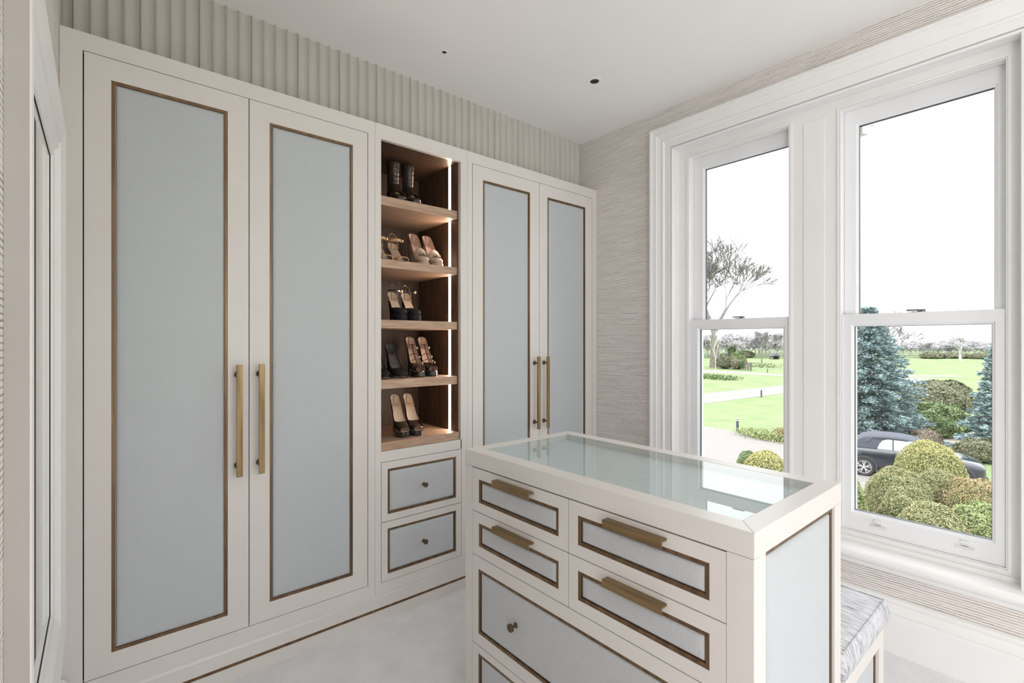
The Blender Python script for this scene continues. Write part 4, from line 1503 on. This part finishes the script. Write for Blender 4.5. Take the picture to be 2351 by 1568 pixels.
def spruce(label, x, y, H, R, seed, n_br=16, sparse=1.0):
    rng = np.random.default_rng(seed)
    t_ = thing('blue_spruce', label, 'tree', (x, y, GZ), 0)
    bm = B()
    lathe(bm, (0, 0, 0), (0, 0, 1), [(0, .16), (H * .4, .10), (H * .97, .015)], 10)
    obj('trunk', bm, M['bark'], t_, local=True)
    C, A, Bb = [], [], []
    bm = B()
    z = .25
    while z < H * .97:
        f = z / H
        Rz = R * (1 - f) ** .80 * (.80 + .35 * rng.random())
        nb = max(5, int(n_br * (1 - f * .55)))
        off = rng.random() * 6
        for k in range(nb):
            az = off + 2 * PI * k / nb + rng.normal() * .18
            Ln = Rz * (.72 + .42 * rng.random()) + .08
            rise = .25 + .5 * f + rng.normal() * .08
            d = np.array([math.cos(az), math.sin(az), 0.0])
            side = np.array([-d[1], d[0], 0])
            if f < .95:
                p1 = (d[0] * Ln * .9, d[1] * Ln * .9, z + rise * Ln * .15 - .10 * Ln)
                tube(bm, [(0, 0, z), (p1[0] * .5, p1[1] * .5, z + .04 * Ln), p1], [.022, .014, .005], 3)
            m = int((95 * Ln + 16) * sparse)
            u = rng.random(m) ** .65
            wdt = (.10 + .28 * Ln * (1 - u)) * (u > .02)
            v = rng.normal(size=m) * wdt * .62
            droop = -.14 * Ln * u ** 2 + .22 * rise * Ln * u + rng.normal(size=m) * .045
            c = d[None] * (u * Ln)[:, None] + side[None] * v[:, None]
            c[:, 2] += z + droop - np.abs(v) * .12
            dirs = d[None] * 1.0 + side[None] * (np.sign(v) * (.5 + rng.random(m) * .7))[:, None]
            dirs[:, 2] += .25 + rng.normal(size=m) * .35
            dirs = unit(dirs)
            nn = unit(np.cross(dirs, rng.normal(size=(m, 3))))
            s = (.058 + .045 * rng.random((m, 1)))
            C.append(c); A.append(dirs * s); Bb.append(nn * s * .42)
        z += .16 + .13 * (1 - f)
    # leader
    for k in range(8):
        zz_ = H * (.95 + .05 * k / 8)
        C.append(np.array([[0, 0, zz_]])); A.append(np.array([[rng.normal() * .08, rng.normal() * .08, .10]])); Bb.append(np.array([[.03, .02, 0]]))
    obj('branches', bm, M['bark'], t_, local=True)['kind'] = 'stuff'
    quads_mesh('needles', np.concatenate(C), np.concatenate(A), np.concatenate(Bb), LF['spruce'], t_)['kind'] = 'stuff'
    return t_


spruce('large blue spruce behind the parked car in the left part of the right window view', *at(1996, 23.5), 6.6, 2.75, 5)
spruce('smaller blue spruce at the right edge of the right window view', *at(2292, 19.6), 4.75, 1.30, 9, n_br=14)


def bare_tree(name, label, x, y, H, seed, mt, depth=6, spread=.55, r0=None, group=None, trunk_f=.28, thin=1.0, mtt=None, n0=3, rmin=None, grow_f=1.0):
    """leafless tree: trunk mesh and a crown of branches"""
    rng = random.Random(seed)
    t_ = thing(name, label, 'tree', (x, y, GZ), 0, group)
    r0 = r0 or H * .03
    rmin = rmin or math.hypot(x, y) * .00042
    tk = B()
    cr_ = B()

    def grow(bm, p, d, Ln, r, dep):
        pts = [p]
        rr = [r]
        q = p.copy()
        n = 3
        for i in range(n):
            jt = .16 if dep < depth else .03
            d = (d + Vector((rng.gauss(0, jt), rng.gauss(0, jt), rng.gauss(.03, .10)))).normalized()
            q = q + d * Ln / n
            pts.append(q.copy())
            rr.append(max(rmin, r * (1 - .38 * (i + 1) / n)))
        tube(bm, pts, rr, 5 if r > .1 * H / 18 else 3)
        if dep == 0: return
        k = rng.choice((2, 3, 3)) if dep < depth else n0
        for j in range(k):
            a = rng.random() * 2 * PI
            o = Vector((math.cos(a), math.sin(a), 0))
            nd = (d + (o + Vector((0, 0, rng.uniform(-.15, .5)))) * spread * rng.uniform(.7, 1.5)).normalized()
            s = pts[rng.choice((2, 3, 3))] if dep < depth else pts[3]
            grow(cr_, s, nd, Ln * grow_f * rng.uniform(.62, .84) * (1.15 if dep == depth else 1), rr[-1] * rng.uniform(.55, .78) * thin ** .3, dep - 1)

    grow(tk, Vector((0, 0, 0)), Vector((0, 0, 1)), H * trunk_f, r0, depth)
    obj('trunk', tk, mtt or mt, t_, local=True)
    obj('crown', cr_, mt, t_, local=True)['kind'] = 'stuff'
    return t_


bare_tree('oak_tree', 'big leafless oak with thick pale trunk at the left window edge', *at(1640, 88), 18.0, 31, M['twig'], depth=7, spread=.52, r0=.95, trunk_f=.33, mtt=M['bark'], n0=4, rmin=.055, grow_f=1.06)
bare_tree('young_tree', 'slim pale young tree with guard in the round lawn bed', *at(1643, 62), 6.0, 5, M['stone'], depth=4, spread=.28, r0=.05, trunk_f=.42, rmin=.012)
bare_tree('lawn_tree', 'spreading twiggy tree above the daffodils on the far lawn', *at(1749, 101), 9.5, 21, M['twig'], depth=6, spread=.62, r0=.18, trunk_f=.22)
bare_tree('garden_tree', 'leafless garden tree showing just above the large spruce', *at(2045, 52), 8.0, 33, M['twig'], depth=6, spread=.6, r0=.16, trunk_f=.26)
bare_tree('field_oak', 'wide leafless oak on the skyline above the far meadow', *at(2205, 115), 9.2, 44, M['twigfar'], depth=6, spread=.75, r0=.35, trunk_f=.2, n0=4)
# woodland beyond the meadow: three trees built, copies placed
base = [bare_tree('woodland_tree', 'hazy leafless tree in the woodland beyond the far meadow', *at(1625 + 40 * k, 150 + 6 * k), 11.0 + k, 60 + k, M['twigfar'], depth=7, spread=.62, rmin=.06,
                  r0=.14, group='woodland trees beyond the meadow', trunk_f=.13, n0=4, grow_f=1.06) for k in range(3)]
rngw = random.Random(3)
k = 0
for row, (F0, st) in enumerate(((146, 9), (168, 8), (195, 9))):
    for px in list(range(1606, 1830, st)) + list(range(2040, 2310, st)):
        o = copy_tree(base[k % 3]); k += 1
        X, Y = at(px + rngw.uniform(-3, 3), F0 + rngw.uniform(-8, 8))
        o.location = (X, Y, GZ)
        o.rotation_euler = (0, 0, rngw.random() * 6.28)
        s = rngw.uniform(.75, 1.12) * (1.0 if px < 1900 else .70)
        o.scale = (s * 1.15, s * 1.15, s)
# hedge line of evergreens at the foot of the wood
for j, (px, F, rr, h) in enumerate(((1680, 140, 1.3, 4.6), (1711, 142, 3.5, 1.8), (2250, 132, 4, 1.5), (2190, 136, 5, 1.4), (2140, 134, 4, 1.6), (2290, 130, 4, 1.6))):
    clipped('evergreen_bush', ['conical dark conifer in the left woodland', 'low bush at the wood edge right of the dark conifer', 'low hedge bush left of the small spruce top',
                               'long low bush under the skyline oak', 'low bush right of the large spruce on the meadow edge', 'low bush behind the small spruce'][j], 'shrub', *at(px, F), rr, rr * .6, h, 'rhodo' if j == 0 else 'hedge', 2500, .3, 40.0 + j, None, .25, tuft=.05)
# hills
bm = B()
nx_, ny_ = 90, 10
g_ = {}
for i in range(nx_ + 1):
    a = math.radians(-25 + 95 * i / nx_)
    for j in range(ny_ + 1):
        rad = 330 + 45 * j
        hgt = (GZ - 1) + (30 * (j / ny_) ** 1.0 + 7 * mnoise.noise(Vector((a * 5, j * .5, 3))) * (j / ny_) + 1.6 * mnoise.noise(Vector((a * 70, j * 2, 1))) * (j > 1))
        g_[i, j] = bm.verts.new((rad * math.cos(a), rad * math.sin(a), hgt))
for i in range(nx_):
    for j in range(ny_):
        bm.faces.new((g_[i, j], g_[i + 1, j], g_[i + 1, j + 1], g_[i, j + 1]))
struct('hills', bm, M['hill'], smooth=True)

# bollards
for (px, F, lab) in ((1693, 25.2, 'grey cylindrical bollard light on the corner of the near lawn'), (1748, 40.9, 'grey bollard light at the edge of the middle path'),
                     (1762, 72.8, 'small pale bollard light at the edge of the far path')):
    X, Y = at(px, F)
    t_ = thing('bollard_light', lab, 'bollard', (X, Y, GZ))
    h = .68 if F < 30 else .70
    bm = B(); lathe(bm, (X, Y, GZ), (0, 0, 1), [(0, .075), (.02, .065), (h - .10, .065)], 16)
    obj('post', bm, M['steel'], t_, smooth=False)
    bm = B(); lathe(bm, (X, Y, GZ + h - .10), (0, 0, 1), [(0, .05), (.06, .05)], 16)
    obj('lens', bm, M['stone'], t_)
    bm = B(); lathe(bm, (X, Y, GZ + h - .04), (0, 0, 1), [(0, .07), (.02, .075), (.04, .06), (.045, .01)], 16)
    obj('cap', bm, M['steel'], t_)

# flowers and low planting
def patch(name, label, cat, pts, n, size, leaf, hgt=.15, flat=True):
    """strip of low plants scattered along a line of world points"""
    P_ = np.array(pts)
    t_ = P_[:, :2].mean(0)
    seg = RNG.integers(0, len(pts) - 1, n)
    u = RNG.random(n)
    w = RNG.normal(size=(n, 2)) * np.array([[.45, .45]]) * (P_[0, 2])
    c2 = P_[seg, :2] * (1 - u)[:, None] + P_[seg + 1, :2] * u[:, None] + w
    c = np.concatenate([c2 - t_, (RNG.random((n, 1)) ** 1.5) * hgt + .03], 1)
    a = unit(RNG.normal(size=(n, 3)) + np.array([[0, 0, 1.0]]))
    b_ = unit(np.cross(a, RNG.normal(size=(n, 3))))
    s = size * (.6 + .8 * RNG.random((n, 1)))
    o = quads_mesh(name, c, a * s, b_ * s * .5, LF[leaf], None)
    o.location = (t_[0], t_[1], GZ + .02)
    return tag(o, label, cat, None, 'stuff')


patch('border_plants', 'low planting and pale flowers along the drive edge by the near lawn', 'plants', [(24.9, 10.9, .7), (24.5, 9.9, .7), (24.6, 9.0, .7)], 3500, .06, 'green', .28)
patch('border_plants', 'bronze leaved tufts at the right end of the drive border', 'plants', [(24.8, 9.3, .6), (24.8, 8.7, .6)], 2200, .06, 'orange', .5)
patch('bed_plants', 'ring of low plants round the slim young tree', 'plants', [(60.0, 32.4, 1.6), (59.8, 30.6, 1.6), (58.6, 28.5, 1.6)], 4000, .14, 'rhodo', .35)
patch('daffodils', 'yellow daffodils under the far lawn tree', 'flowers', [(96, 41.6, 2.2), (95, 39.6, 2.2), (92, 37.0, 2.2)], 3500, .2, 'flower', .5)
patch('bed_litter', 'leaf litter on the dark bed between the clipped mounds', 'leaves', [(8.0, 3.6, 2.2), (10.2, 3.4, 2.2), (12.6, 3.0, 2.2)], 6000, .035, 'dry', .03)

# far post and rail fence
fn = thing('post_and_rail_fence', 'weathered timber rail fence right of the far dark shrub', 'fence', (*at(1712, 82), GZ))
a = np.array(at(1700, 84)); c = np.array(at(1724, 77))
for k in range(5):
    q = a + (c - a) * k / 4
    bm = B(); box(bm, q[0] - .09, q[0] + .09, q[1] - .09, q[1] + .09, GZ, GZ + 1.35)
    obj('fence_post', bm, M['bark'], fn)
for z in (.45, .85, 1.25):
    bm = B()
    prism(bm, [(a[0] - .05, a[1], GZ + z - .07), (a[0] + .05, a[1], GZ + z - .07), (a[0] + .05, a[1], GZ + z + .07), (a[0] - .05, a[1], GZ + z + .07)],
          [(c[0] - .05, c[1], GZ + z - .07), (c[0] + .05, c[1], GZ + z - .07), (c[0] + .05, c[1], GZ + z + .07), (c[0] - .05, c[1], GZ + z + .07)])
    obj('fence_rail', bm, M['bark'], fn)
# field shelter
X, Y = at(1782, 128)
sh = thing('field_shelter', 'small dark open gabled shelter at the wood edge', 'shed', (X, Y, GZ))
dx, dy = F_[1], -F_[0]
ex, ey = F_[0], F_[1]


def QP(u, v, w): return Vector((X + (dx * u + ex * v) * .55, Y + (dy * u + ey * v) * .55, GZ + w * .55))


bm = B()
for u in (-1.6, 1.4):
    box(bm, u, u + .2, 0, 3, 0, 1.6, QP)
box(bm, -1.4, 1.4, 2.8, 3, 0, 1.6, QP)
obj('walls', bm, M['bark'], sh)
bm = B()
prism(bm, [QP(-2.1, -.2, 1.5), QP(2.1, -.2, 1.5), QP(0, -.2, 2.7)], [QP(-2.1, 3.2, 1.5), QP(2.1, 3.2, 1.5), QP(0, 3.2, 2.7)])
obj('roof', bm, M['steel'], sh)

# cornice corbel under the eaves outside the right window
co = thing('cornice_bracket', 'pale scrolled eaves bracket outside at the top left of the right window', 'bracket', (3.05, .80, 2.5))
bm = B()
prof = [(0, 2.415), (.115, 2.44), (.125, 2.465), (.145, 2.495), (.175, 2.51), (.215, 2.515), (.215, 2.72), (0, 2.72)]
prism(bm, [(2.975 + x, .735, z) for x, z in prof], [(2.975 + x, .90, z) for x, z in prof])
obj('bracket', bm, M['stone'], co)
bm = B(); box(bm, 2.975, 3.02, .745, .92, 2.60, 2.74)
obj('back_plate', bm, M['stone'], co)

# ================================================================ CAR
M['carpaint'] = tex(mat('black_car_paint', (0.02, 0.024, 0.035), 0.18, spec=0.6, coat=1.0), 'noise', 3, c0=(0.018, 0.022, 0.033), c1=(0.024, 0.028, 0.04))
M['softtop'] = tex(mat('black_fabric_roof', (0.06, 0.065, 0.085), 0.8), 'noise', 200, c0=(0.05, 0.055, 0.075), c1=(0.075, 0.08, 0.10))
M['carglass'] = tex(mat('car_side_glass', (0.35, 0.42, 0.46), 0.04, spec=1.0, coat=1.0), 'noise', 3, c0=(0.33, 0.40, 0.44), c1=(0.38, 0.45, 0.49))
M['tyre'] = tex(mat('tyre_rubber', (0.04, 0.04, 0.045), 0.8), 'noise', 30, c0=(0.035, 0.035, 0.04), c1=(0.055, 0.055, 0.06))
M['cladding'] = tex(mat('dark_arch_plastic', (0.05, 0.052, 0.06), 0.6), 'noise', 30, c0=(0.045, 0.047, 0.055), c1=(0.06, 0.062, 0.07))
M['alloy'] = tex(mat('silver_alloy', (0.70, 0.71, 0.73), 0.3, metal=.6), 'noise', 5, c0=(0.68, 0.69, 0.71), c1=(0.73, 0.74, 0.76))
M['headlamp'] = tex(mat('clear_headlamp', (0.75, 0.80, 0.84), 0.08, spec=1, coat=1.0), 'noise', 5, c0=(0.72, 0.77, 0.81), c1=(0.80, 0.84, 0.88))
car = thing('convertible_car', 'small black convertible car with fabric roof parked on the gravel drive', 'car', (20.62, 4.95, GZ))
ang = math.atan2(-.974, .236)
car.location = (20.4 + .86 * math.cos(ang + PI / 2), 5.0 + .86 * math.sin(ang + PI / 2), GZ + .012)
car.rotation_euler = (0, 0, ang)
# body: lofted sections (x, half width, sill, belt z, shoulder z, deck z)
SEC = [(-.66, .55, .42, .62, .72, .74), (-.64, .72, .28, .60, .80, .83), (-.52, .82, .22, .62, .88, .93), (-.30, .85, .20, .64, .93, .97), (0, .865, .20, .66, .94, .99), (.5, .86, .18, .66, .945, .99),
       (1.0, .855, .18, .66, .94, .985), (1.5, .86, .18, .66, .93, .98), (1.85, .865, .18, .66, .92, .985), (2.1, .865, .20, .66, .905, .965), (2.5, .865, .20, .65, .86, .925), (2.8, .84, .20, .62, .80, .87),
       (3.0, .78, .22, .58, .74, .81), (3.12, .66, .25, .52, .67, .73), (3.18, .50, .30, .45, .58, .62)]
bm = B()
rows = []
for x, w, zs_, zb_, zh, zd in SEC:
    half = [(0, zs_), (w * .86, zs_), (w * .97, zs_ + .06), (w, (zs_ + zb_) / 2 + .05), (w * 1.0, zb_), (w * .985, zh - .06), (w * .93, zh), (w * .80, (zh + zd) / 2 + .01), (w * .45, zd + .002), (0, zd + .006)]
    row = [bm.verts.new((x, -y, z)) for y, z in half] + [bm.verts.new((x, y, z)) for y, z in half[::-1][1:-1]]
    rows.append(row)
n = len(rows[0])
for a_, b_ in zip(rows[:-1], rows[1:]):
    for j in range(n):
        k = (j + 1) % n
        bm.faces.new((a_[j], a_[k], b_[k], b_[j]))
bm.faces.new(rows[0][::-1]); bm.faces.new(rows[-1])
body = obj('body', bm, M['carpaint'], car, local=True, smooth=True)
md = body.modifiers.new('s', 'SUBSURF'); md.levels = 1; md.render_levels = 1
# fabric roof
bm = B()
rows = []
for x, w0, w1, z1 in ((-.46, .62, .50, .965), (-.30, .68, .56, 1.10), (-.02, .71, .58, 1.31), (.25, .72, .59, 1.385), (.7, .725, .59, 1.405), (1.1, .72, .585, 1.39), (1.38, .71, .575, 1.345), (1.50, .71, .57, 1.31)):
    zb_ = .95
    tz = z1
    side = max(zb_ + .02, z1 - .10) if x > .0 else zb_ + .01
    sec = [(w0 if x <= 0 else w1 + (w0 - w1) * (z1 - side) / max(.01, z1 - zb_) + .02, side), (w1 + .05, tz - .05), (w1 - .02, tz - .008), (w1 * .5, tz + .012), (0, tz + .018)]
    rows.append([bm.verts.new((x, -y, z)) for y, z in sec] + [bm.verts.new((x, y, z)) for y, z in sec[::-1][1:]])
n = len(rows[0])
for a_, b_ in zip(rows[:-1], rows[1:]):
    for j in range(n - 1):
        bm.faces.new((a_[j], a_[j + 1], b_[j + 1], b_[j]))
roof = obj('fabric_roof', bm, M['softtop'], car, local=True, smooth=True)
md = roof.modifiers.new('t', 'SOLIDIFY'); md.thickness = .03; md.offset = -1
for sgn in (-1, 1):
    # rear quarter fabric, side glass, pillars
    def CP(x, z, off=0.0):
        y = .725 - (z - .95) * .28 + off
        return Vector((x, sgn * y, z))
    def plate(name, pts, mt, off=0.0, th=.012, parent=car):
        bm = B()
        prism(bm, [CP(x, z, off) for x, z in pts], [CP(x, z, off - th) for x, z in pts])
        return obj(name, bm, mt, parent, local=True)
    plate('roof_quarter', [(-.46, .955), (.36, .955), (.42, 1.12), (.52, 1.24), (.66, 1.30), (.66, 1.35), (.1, 1.33), (-.14, 1.22)], M['softtop'])
    g1 = plate('side_window', [(.37, .955), (.80, .955), (.80, 1.305), (.66, 1.30), (.52, 1.24), (.43, 1.12)], M['carglass'], .002)
    g2 = plate('side_window', [(.825, .955), (1.80, .955), (1.48, 1.285), (1.3, 1.30), (.825, 1.305)], M['carglass'], .002)
    plate('windscreen_pillar', [(1.80, .95), (1.90, .95), (1.56, 1.31), (1.46, 1.31)], M['carpaint'], .006)
    # door seam, handle
    bm = B()
    for xx in (.84, 1.93):
        box(bm, xx, xx + .012, sgn * .852, sgn * .868, .32, .93)
    obj('door_seam', bm, M['dark'], car, local=True)
    bm = B(); box(bm, .93, 1.10, sgn * .86, sgn * .895, .80, .835)
    obj('door_handle', bm, M['chrome'], car, local=True, bevel=.006)
    bm = B()
    box(bm, 1.70, 1.86, sgn * .86, sgn * 1.0, .95, 1.07)
    obj('door_mirror', bm, M['carpaint'], car, local=True, bevel=.03)
    bm = B(); box(bm, .35, 2.15, sgn * .84, sgn * .885, .17, .27)
    obj('side_sill', bm, M['cladding'], car, local=True)
    for xc in (0.0, 2.495):
        bm = B()
        m_ = 20
        ro, ri = .385, .325
        A0 = [(xc + math.cos(t2) * r_, .31 + math.sin(t2) * r_) for r_ in (ro, ri) for t2 in np.linspace(-.35, PI + .35, m_)]
        va = [bm.verts.new((x, sgn * .895, z)) for x, z in A0]
        vb = [bm.verts.new((x, sgn * .80, z)) for x, z in A0]
        for k in range(m_ - 1):
            bm.faces.new((va[k], va[k + 1], va[m_ + k + 1], va[m_ + k]))
            bm.faces.new((va[k], vb[k], vb[k + 1], va[k + 1]))
            bm.faces.new((va[m_ + k], va[m_ + k + 1], vb[m_ + k + 1], vb[m_ + k]))
        obj('wheel_arch', bm, M['cladding'], car, local=True)
        bm = B(); cyl(bm, (xc, sgn * .70, .31), (0, sgn, 0), .33, .33, .172, 28)
        obj('wheel_well', bm, M['dark'], car, local=True)
        bm = B()
        lathe(bm, (xc, sgn * .78, .305), (0, sgn, 0), [(0, .26), (0, .29), (.03, .303), (.10, .303), (.125, .288), (.125, .225), (.105, .215)], 32)
        wh = obj('wheel', bm, M['tyre'], car, local=True, smooth=False)
        bm = B()
        # rim lip and five twin spokes
        for k in range(28):
            a0, a1 = 2 * PI * k / 28, 2 * PI * (k + 1) / 28
            prism(bm, [(xc + math.cos(a0) * .222, sgn * .90, .305 + math.sin(a0) * .222), (xc + math.cos(a1) * .222, sgn * .90, .305 + math.sin(a1) * .222),
                       (xc + math.cos(a1) * .205, sgn * .90, .305 + math.sin(a1) * .205), (xc + math.cos(a0) * .205, sgn * .90, .305 + math.sin(a0) * .205)],
                  [(xc + math.cos(a0) * .222, sgn * .885, .305 + math.sin(a0) * .222), (xc + math.cos(a1) * .222, sgn * .885, .305 + math.sin(a1) * .222),
                   (xc + math.cos(a1) * .205, sgn * .885, .305 + math.sin(a1) * .205), (xc + math.cos(a0) * .205, sgn * .885, .305 + math.sin(a0) * .205)])
        for k in range(5):
            for dlt in (-.20, .20):
                a0 = 2 * PI * k / 5 + .3
                d0 = Vector((math.cos(a0), 0, math.sin(a0)))
                d1 = Vector((math.cos(a0 + dlt), 0, math.sin(a0 + dlt)))
                t1 = Vector((-d1.z, 0, d1.x))
                c0_ = Vector((xc, sgn * .905, .305))
                c1_ = Vector((xc, sgn * .890, .305))
                prism(bm, [c0_ + d0 * .03 - t1 * .016, c0_ + d0 * .03 + t1 * .016, c0_ + d1 * .21 + t1 * .014, c0_ + d1 * .21 - t1 * .014],
                      [c1_ + d0 * .03 - t1 * .016, c1_ + d0 * .03 + t1 * .016, c1_ + d1 * .21 + t1 * .014, c1_ + d1 * .21 - t1 * .014])
        cyl(bm, (xc, sgn * .888, .305), (0, sgn, 0), .05, .045, .022, 16)
        obj('alloy_spokes', bm, M['alloy'], wh, local=True)
    # headlamp with chrome ring
    c = Vector((2.93, sgn * .60, .705))
    ax = Vector((.72, sgn * .42, .55)).normalized()
    bm = B(); lathe(bm, c - ax * .05, ax, [(0, .13), (.06, .135), (.075, .12)], 24)
    hl = obj('headlamp', bm, M['chrome'], car, local=True)
    bm = B(); lathe(bm, c + ax * .015, ax, [(0, .118), (.02, .105), (.032, .06), (.036, .01)], 24)
    obj('lens', bm, M['headlamp'], hl, local=True, smooth=True)
    bm = B()
    tube(bm, [(1.98, sgn * .15, .995), (2.05, sgn * .45, 1.00)], .008, 5)
    obj('wiper', bm, M['dark'], car, local=True)
bm = B()
prism(bm, [(1.50, -.56, 1.31), (1.50, .56, 1.31), (1.90, .66, .985), (1.90, -.66, .985)], [(1.53, -.56, 1.32), (1.53, .56, 1.32), (1.93, .66, .99), (1.93, -.66, .99)])
obj('windscreen', bm, M['carglass'], car, local=True)
bm = B(); box(bm, 3.10, 3.20, -.36, .36, .36, .52)
obj('grille', bm, M['chrome'], car, local=True, bevel=.02)
bm = B(); box(bm, 3.05, 3.215, -.5, .5, .22, .34)
obj('lower_grille', bm, M['cladding'], car, local=True, bevel=.02)
